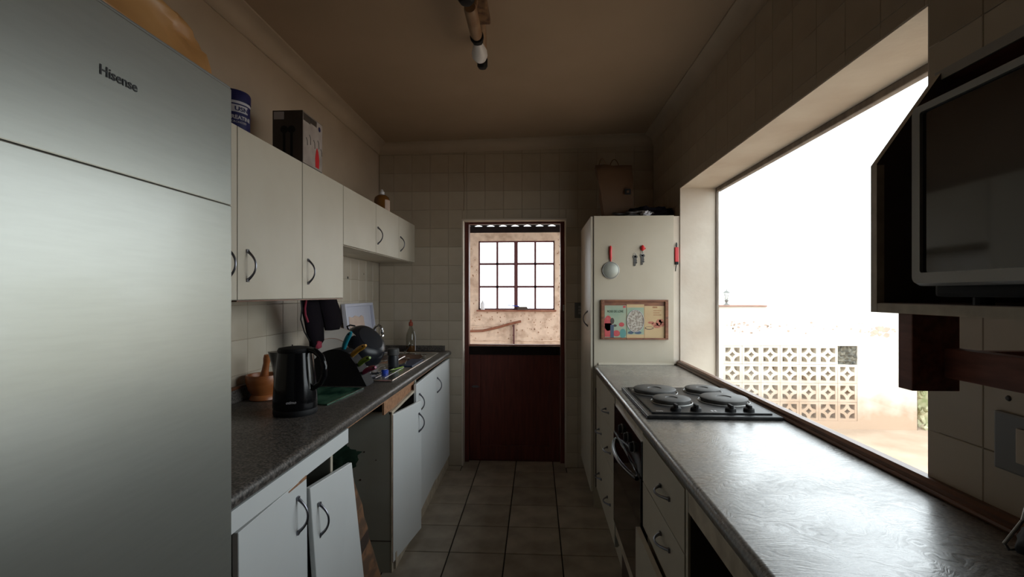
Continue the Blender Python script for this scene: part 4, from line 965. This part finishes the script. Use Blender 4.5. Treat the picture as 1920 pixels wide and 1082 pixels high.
obj('warning_mark', B().box(.655,.662,1.850,1.868,CZ+.0199,CZ+.0205).box(.668,.675,1.850,1.868,CZ+.0199,CZ+.0205), 'labelgrey', hb)
text('maker_lettering', 'Defy', .014, 'labelgrey', hb, (.462,1.845,CZ+.0199), (1,0,0), (0,1,0))

# near right wall: socket, purse, shelf, microwave
so = thing('power_socket', (XR,.965,1.04), 'brushed grey socket plate on the right wall under the shelf', 'socket')
obj('plate', B().box(XR-.009,XR,.885,1.022,1.043,1.158,bev=.004), 'socket', so)
obj('rocker', B().box(XR-.014,XR-.009,.930,.972,1.068,1.134,bev=.002), 'beige', so)
obj('screw', B().lathe([(.006,0),(.004,.003),(0,.004)], (XR,1.0,1.185), 12, M4=Matrix.Rotation(-PI/2,4,'Y')), 'plate_iron', so, True)
pu = thing('small_pouch', (.86,.86,CZ), 'small black pouch with a silver-beaded edge and loop at the wall end of the worktop', 'pouch')
b = B(); b.lump((.868,.850,CZ+.030), (.036,.055,.028), seed=6, amp=.25, sub=3, box=.7)
for v in b.bm.verts: v.co.z = max(v.co.z, CZ+.001)
obj('pouch_body', b, 'black_matt', pu, True, angle=180)
out = [(.838,.906,CZ+.006),(.828,.903,CZ+.018),(.838,.898,CZ+.040),(.848,.893,CZ+.062),(.860,.890,CZ+.066),(.862,.892,CZ+.045),(.856,.898,CZ+.022),(.850,.904,CZ+.008)]
obj('beaded_edge', B().tube(out, .0028, 8, close=True), 'mwframe', pu, True)
obj('loop_cord', B().tube([(.850,.893,CZ+.064),(.848,.885,CZ+.090),(.856,.872,CZ+.118),(.872,.860,CZ+.130),(.882,.850,CZ+.115),(.878,.845,CZ+.05)], .0032, 8), 'silver', pu, True)

ws = thing('wall_shelf', (.78,.58,1.356), 'dark boarded microwave shelf with cream edges on the right wall', 'shelf')
pl = [(.628,1.356),(.925,1.356),(.925,1.80),(.745,1.80),(.628,1.630)]
obj('end_board', B().prism(pl, 1, .930, .946, m='cedge', mcap='brown_board'), 'cedge', ws)
pe = [(.628,1.356),(.641,1.372),(.641,1.628),(.628,1.630)]
obj('edge_banding', B().prism([(.6275,1.356),(.641,1.356),(.641,1.628),(.6275,1.628)], 1, .9292, .9302), 'cedge', ws)
obj('shelf_board', B().box(.628,.925,.22,.930,1.356,1.3725,m='cedge'), 'cedge', ws)
obj('shelf_lining', B().box(.632,.925,.22,.930,1.3725,1.3738), 'brown_board', ws)
obj('top_board', B().box(.745,.925,.22,.930,1.784,1.800), 'wood_r', ws)
obj('top_edging', B().box(.742,.746,.22,.944,1.783,1.801), 'mwframe', ws)
obj('back_board', B().box(.917,.925,.22,.930,1.374,1.784), 'dark_int', ws)
br = tag(obj('shelf_bracket', B().box(.648,.727,.872,.905,1.222,1.356,bev=.002), 'wood_r'), 'dark red-brown wooden block hanging under the far end of the shelf', 'bracket')
tag(obj('support_rail', B().box(.700,.727,.20,.872,1.246,1.297,bev=.002), 'wood_r'), 'reddish wooden rail running under the microwave shelf', 'rail')
obj('hanger', B().box(.727,.922,.88,.90,1.26,1.29), 'wood_r', br)
mw = thing('microwave', (.72,.54,1.374), 'black microwave with silver-framed glass door on the wall shelf', 'microwave')
obj('body', B().box(.612,.90,.29,.780,1.385,1.675,bev=.006), 'black_matt', mw)
for y in (.33,.74):
    for x in (.65,.86): obj('foot', B().lathe([(.012,0),(.012,.012)], (x,y,1.3738), 12), 'black_matt', mw)
fy0, fy1, fz0_, fz1_ = .285, .788, 1.402, 1.680
def rrect(y0,y1,z0,z1,r,n=5):
    P = []
    for cy, cz, a0 in ((y1-r,z1-r,0),(y0+r,z1-r,PI/2),(y0+r,z0+r,PI),(y1-r,z0+r,3*PI/2)):
        for i in range(n+1): a = a0+PI/2*i/n; P.append((cy+r*math.cos(a), cz+r*math.sin(a)))
    return P
b = B(); bm = b.bm
outl, inl = rrect(fy0,fy1,fz0_,fz1_,.012), rrect(fy0+.016,fy1-.018,fz0_+.020,fz1_-.014,.004)
R0 = [bm.verts.new((.612,*p)) for p in outl]; R1 = [bm.verts.new((.590,*p)) for p in outl]
o2 = rrect(fy0+.004,fy1-.004,fz0_+.004,fz1_-.004,.010); R2 = [bm.verts.new((.582,*p)) for p in o2]
R3 = [bm.verts.new((.583,*p)) for p in inl]; R4 = [bm.verts.new((.590,*p)) for p in inl]
n = len(outl); fs = []
for a, c in ((R0,R1),(R1,R2),(R2,R3),(R3,R4)):
    for i in range(n): fs.append(bm.faces.new((a[i], a[(i+1)%n], c[(i+1)%n], c[i])))
b._m(fs, None)
dr = obj('door_frame', b, 'mwframe', mw, True, angle=30)
obj('door_glass', B().box(.588,.600,fy0+.014,fy1-.016,fz0_+.018,fz1_-.012), 'mwglass', mw)

# ------------------------------------------------------------ lean-to seen through the stable door
tag(obj('yard_ground', B().box(-9, 12, 4.141, 22, GZ-.1, GZ).box(1.173, 12, -9, 4.141, GZ-.1, GZ), 'yard'), 'sandy bare ground of the yard', kind='structure')
LY = 6.3
wx0, wx1, wz0, wz1 = -.757, .234, 1.183, 2.079
b = B()
for r in ((-2.6,wx0,GZ,2.185),(wx1,1.0,GZ,2.185),(wx0,wx1,GZ,wz0),(wx0,wx1,wz1,2.185)): b.box(r[0],r[1],LY,LY+.14,r[2],r[3])
lw = tag(obj('wall_outer', b, 'plaster_out'), 'rough pinkish plastered wall of the lean-to behind the stable door', kind='structure')
random.seed(3); b = B()
for i in range(130):
    x, z_ = random.uniform(-.85,.32), random.uniform(.78,1.15)
    if i % 4 == 0: x, z_ = random.choice((random.uniform(-.88,-.78), random.uniform(.26,.31))), random.uniform(1.2,2.1)
    r = random.uniform(.003,.011)
    b.prism([(x+r*math.cos(a)*random.uniform(.5,1), z_+1.6*r*math.sin(a)*random.uniform(.5,1)) for a in [k*2*PI/6 for k in range(6)]], 1, LY-.003, LY+.001)
tag(obj('plaster_chip', b, 'chip', lw), kind='stuff')
w2 = tag(bpy.data.objects.new('window_2', None), 'maroon steel cottage-pane window of the lean-to', kind='structure'); C.objects.link(w2); w2.location = (-.26, LY, wz0)
b = B().box(wx0,wx0+.018,LY+.02,LY+.05,wz0,wz1).box(wx1-.018,wx1,LY+.02,LY+.05,wz0,wz1).box(wx0,wx1,LY+.02,LY+.05,wz1-.018,wz1).box(wx0,wx1,LY+.02,LY+.05,wz0,wz0+.018)
xm = -.268
b.box(xm-.024,xm+.024,LY+.015,LY+.055,wz0,wz1)
obj('window_frame', b, 'steelwin', w2)
for x in ((wx0+xm)/2, (wx1+xm)/2): obj('glazing_bar', B().box(x-.013,x+.013,LY+.022,LY+.045,wz0,wz1), 'steelwin', w2)
for k in (1,2): obj('glazing_bar', B().box(wx0,wx1,LY+.022,LY+.045,wz0+k*(wz1-wz0)/3-.014,wz0+k*(wz1-wz0)/3+.014), 'steelwin', w2)
cx_ = [wx0+.018,(wx0+xm)/2,xm,(wx1+xm)/2,wx1-.018]; cz_ = [wz0+.018+k*(wz1-wz0-.036)/3 for k in range(4)]
for a, c in zip(cx_, cx_[1:]):
    for e, f in zip(cz_, cz_[1:]): obj('pane', B().box(a,c,LY+.034,LY+.037,e,f), 'pane', w2)
obj('window_sill', B().box(wx0-.02,wx1+.02,LY-.05,LY+.02,wz0-.022,wz0,bev=.003), 'rust', w2)
# roof: wall plate and corrugated sheet leaving a slit of daylight
tag(obj('roof_beam', B().box(-2.6,1.0,LY+.0,LY+.04,2.186,2.268,bev=.004), 'dtimber'), 'black timber wall plate above the lean-to window', kind='structure')
b = B(); bm = b.bm; V = []
n = 168
for k in range(n+1):
    x = -2.5+3.5*k/n; w_ = .013*math.sin(x*2*PI/.16)
    V.append([bm.verts.new((x, y, zz+w_+d)) for y, zz in ((LY+.05,2.279),(4.16,2.36)) for d in (0,.003)])
fs = []
for p, q_ in zip(V, V[1:]): fs += [bm.faces.new((p[0],q_[0],q_[2],p[2])), bm.faces.new((p[1],q_[1],q_[3],p[3]))]
b._m(fs, None)
tag(obj('lean_to_roof', b, 'tin', smooth=True, angle=180), 'dark corrugated lean-to roof sheet', kind='structure')
tag(obj('wall_lean_to', B().box(-2.6,-2.5,4.15,LY,GZ,2.30), 'plaster_out'), 'side wall of the lean-to', kind='structure')
b = B().tube([(-1.1,LY-.004,.975),(-.80,LY-.004,.965),(-.6,LY-.004,.972),(-.40,LY-.004,.985)], .012, 6).tube([(-1.0,LY-.004,.80),(-.75,LY-.004,.775),(-.5,LY-.004,.79),(-.1,LY-.004,.775),(.3,LY-.004,.785)], .008, 6)
tag(obj('plaster_ridge', b, 'plaster_out', lw, True), kind='stuff')
# pipe, rail and bottle out there
tag(obj('water_pipe', B().tube([(-1.2,LY-.035,.915),(-.86,LY-.035,.905),(-.70,LY-.035,.910),(-.52,LY-.035,.950),(-.35,LY-.035,1.00),(-.20,LY-.035,1.035)], .015, 10), 'rust', smooth=True), 'bent rusty pipe sloping across the lean-to wall', 'pipe')
tag(obj('prop_post', B().box(-.302,-.285,LY-.045,LY-.001,GZ,.988), 'steelwin'), 'thin maroon upright propping the rusty pipe', 'post')
pb = thing('pump_bottle', (-.700,LY+.0,wz0), 'white pump bottle on the left end of the lean-to window sill', 'bottle')
obj('bottle_body', B().lathe([(.026,0),(.028,.006),(.028,.07),(.020,.095),(.010,.105)], (-.700,LY-.015,wz0), 20), 'white', pb, True)
obj('pump', B().lathe([(.009,.105),(.009,.12),(.004,.125),(.004,.145)], (-.700,LY-.015,wz0), 12).box(-.722,-.694,LY-.021,LY-.009,wz0+.143,wz0+.151,bev=.002), 'white', pb, True)
tb = thing('scrub_tray', (-.18,LY-.012,wz0), 'small dark tray in the middle of the lean-to window sill', 'tray')
obj('tray_body', B().prism([(-.245,wz0),(-.105,wz0),(-.125,wz0+.040),(-.245,wz0+.040)], 1, LY-.045, LY+.015), 'dark_int', tb)
t_ = thing('blue_brush', (-.28,LY-.01,wz0+.04), 'slim blue brush resting on the dark tray', 'brush')
obj('brush_grip', B().tube([(-.375,LY-.02,wz0+.060),(-.30,LY-.02,wz0+.052),(-.225,LY-.02,wz0+.0445)], [.004,.005,.006], 8), 'blue', t_, True)

# ------------------------------------------------------------ yard: boundary wall with breeze blocks
BY = 6.0; s_ = .2245; bx0, bz1 = 2.258, .766
nc, nr = 7, 4; bxE = bx0+nc*s_; bz0 = bz1-nr*s_
b = B().box(1.3,bx0,BY,BY+.2,GZ-.05,1.235).box(bxE,4.52,BY,BY+.2,GZ-.05,1.235).box(bx0,bxE,BY,BY+.2,bz1,1.235).box(bx0,bxE,BY,BY+.2,GZ-.05,bz0)
bw = tag(obj('boundary_wall', b, 'bwall'), 'whitewashed boundary wall with a panel of pierced blocks, outside the window', kind='structure')
obj('coping', B().box(1.3,2.77,BY-.02,BY+.22,1.235,1.252,bev=.003), 'coping', bw)
obj('side_face', B().hexa([(4.515,BY+.0,GZ),(4.52,BY,GZ),(4.9,8.4,GZ),(4.88,8.4,GZ),(4.515,BY,1.235),(4.52,BY,1.235),(4.9,8.4,1.235),(4.88,8.4,1.235)]), 'bwall', bw)
def breeze_mesh():
    b = B(); h = s_/2-.0015; a = s_*.375; D = .09
    for r in ((-h,-a,-h,h),(a,h,-h,h),(-a,a,a,h),(-a,a,-h,-a)): b.box(r[0],r[1],0,D,r[2],r[3])
    r1, r2 = .78*a, 1.15*a
    for sx in (-1,1):
        for sz in (-1,1):
            P = []
            n = 6; lim = math.acos(min(1, a/r2))
            outer = [(sx*a - sx*r2*math.cos(t), sz*a - sz*r2*math.sin(t)) for t in [lim+(PI/2-2*lim)*i/n for i in range(n+1)]]
            inner = [(sx*a - sx*r1*math.cos(t), sz*a - sz*r1*math.sin(t)) for t in [PI/2*i/n for i in range(n+1)]][::-1]
            mid0 = [(sx*a - sx*a, sz*a)] ; mid1 = [(sx*a, 0)]
            poly = outer + [(sx*a - sx*(a*1.0), sz*a)][:0]
            poly = [(0, sz*a)] + outer + [(sx*a, 0)] + inner
            # order: from the top-middle along the inner-facing arc to the side-middle, back along the corner arc
            poly = [(0, sz*a)] + outer + [(sx*a, 0)] + inner
            b.prism(poly if sx*sz > 0 else poly[::-1], 1, .004, D-.004)
    bm = b.bm; bmesh.ops.recalc_face_normals(bm, faces=bm.faces); me = bpy.data.meshes.new('breeze_block'); bm.to_mesh(me); bm.free(); me.materials.append(M['breeze']); return me
bme = breeze_mesh()
for c in range(nc):
    for r in range(nr):
        x, z_ = bx0+s_*(c+.5), bz1-s_*(r+.5)
        if c == nc-1 and r == 0: continue
        link_mesh('breeze_block', bme, (x, BY+.002+random.uniform(0,.004), z_), bw)
b = B(); g = []
x, z_ = bx0+s_*(nc-.5), bz1-s_*.5; h = s_/2-.004
for i in range(13):
    g.append([b.bm.verts.new((x-h+2*h*i/12, BY+.035+.03*noise.noise(Vector((i*.7,k*.7,2)))-(.02 if i > 6 else 0), z_-h+2*h*k/12)) for k in range(13)])
b._m([b.bm.faces.new((g[i][k],g[i+1][k],g[i+1][k+1],g[i][k+1])) for i in range(12) for k in range(12)], None)
bo = obj('solid_block', b, 'concrete', bw)
tag(bo, 'rough grey filled block at the top right of the pierced panel')
tag(obj('earth_bank', B().box(1.0,5.2,BY+.55,BY+.8,GZ,1.0), 'behind'), 'brown earth bank seen through the pierced blocks', kind='structure')
mo_ = B()
random.seed(5)
for i in range(26):
    x, z_ = random.uniform(4.50,4.60), random.uniform(GZ,.55); r = random.uniform(.02,.05)
    mo_.lump((4.66+random.uniform(-.04,.05), BY+.08+random.uniform(-.08,.08), z_), (r,r,r), seed=i, amp=.4, sub=1, box=1)
tag(obj('climbing_weed', mo_, 'moss'), 'patchy green weeds on the far end of the boundary wall', kind='stuff')
tag(obj('side_wall', B().box(4.56,6.2,BY+.25,BY+.40,GZ,1.6), 'moss'), 'stained mossy wall beyond the end of the boundary wall', kind='structure')
b = B()
for i in range(60):
    x = random.choice((random.uniform(2.3,2.9),random.uniform(2.3,3.6),random.uniform(3.75,4.45)))
    z_ = random.uniform(.90,1.06) if x < 3.7 else random.uniform(.86,1.04); r = random.uniform(.006,.020)
    b.prism([(x+r*math.cos(a)*random.uniform(.5,1.2), z_+r*math.sin(a)*random.uniform(.4,1)) for a in [k*2*PI/7 for k in range(7)]], 1, BY-.002, BY+.001)
for i in range(14):
    x, z_, r = 4.12+random.uniform(-.12,.12), .93+random.uniform(-.05,.05), random.uniform(.02,.045)
    b.prism([(x+r*math.cos(a)*random.uniform(.6,1.3), z_+r*math.sin(a)*random.uniform(.5,1)) for a in [k*2*PI/8 for k in range(8)]], 1, BY-.002-.0002*i, BY+.001)
tag(obj('peeled_patch', b, 'pinkpaper', bw), kind='stuff')
lp = thing('garden_lamp', (2.335,BY+.1,1.252), 'small grey lantern standing on the boundary wall', 'lamp')
lc = (2.335,BY+.1,1.252)
obj('lamp_post', B().lathe([(.040,0),(.036,.008),(.016,.02),(.012,.035),(.024,.05),(.024,.06),(.012,.072)], lc, 16), 'lamp', lp, True)
b = B()
for k in range(4):
    a = PI/4+k*PI/2; b.tube([(lc[0]+.016*math.cos(a),lc[1]+.016*math.sin(a),lc[2]+.072),(lc[0]+.028*math.cos(a),lc[1]+.028*math.sin(a),lc[2]+.15)], .0035, 6)
obj('lantern_frame', b, 'lamp', lp)
obj('lantern_glass', B().lathe([(.014,.074),(.023,.148)], lc, 4, cap=False), 'pane', lp)
obj('lantern_roof', B().lathe([(.046,.148),(.044,.153),(.020,.172),(.006,.178),(.004,.198),(0,.200)], lc, 8), 'lamp', lp)
nh = thing('neighbouring_house', (14,22,GZ), 'pale far house roof ridge beyond the boundary wall', 'building')
obj('house_wall', B().box(9.2,16,21,27,GZ,2.4), 'bwall', nh)
obj('roof', B().prism([(8.9,2.3),(16.3,2.3),(12.6,3.6)], 1, 20.8, 27.2), 'rooftile', nh)
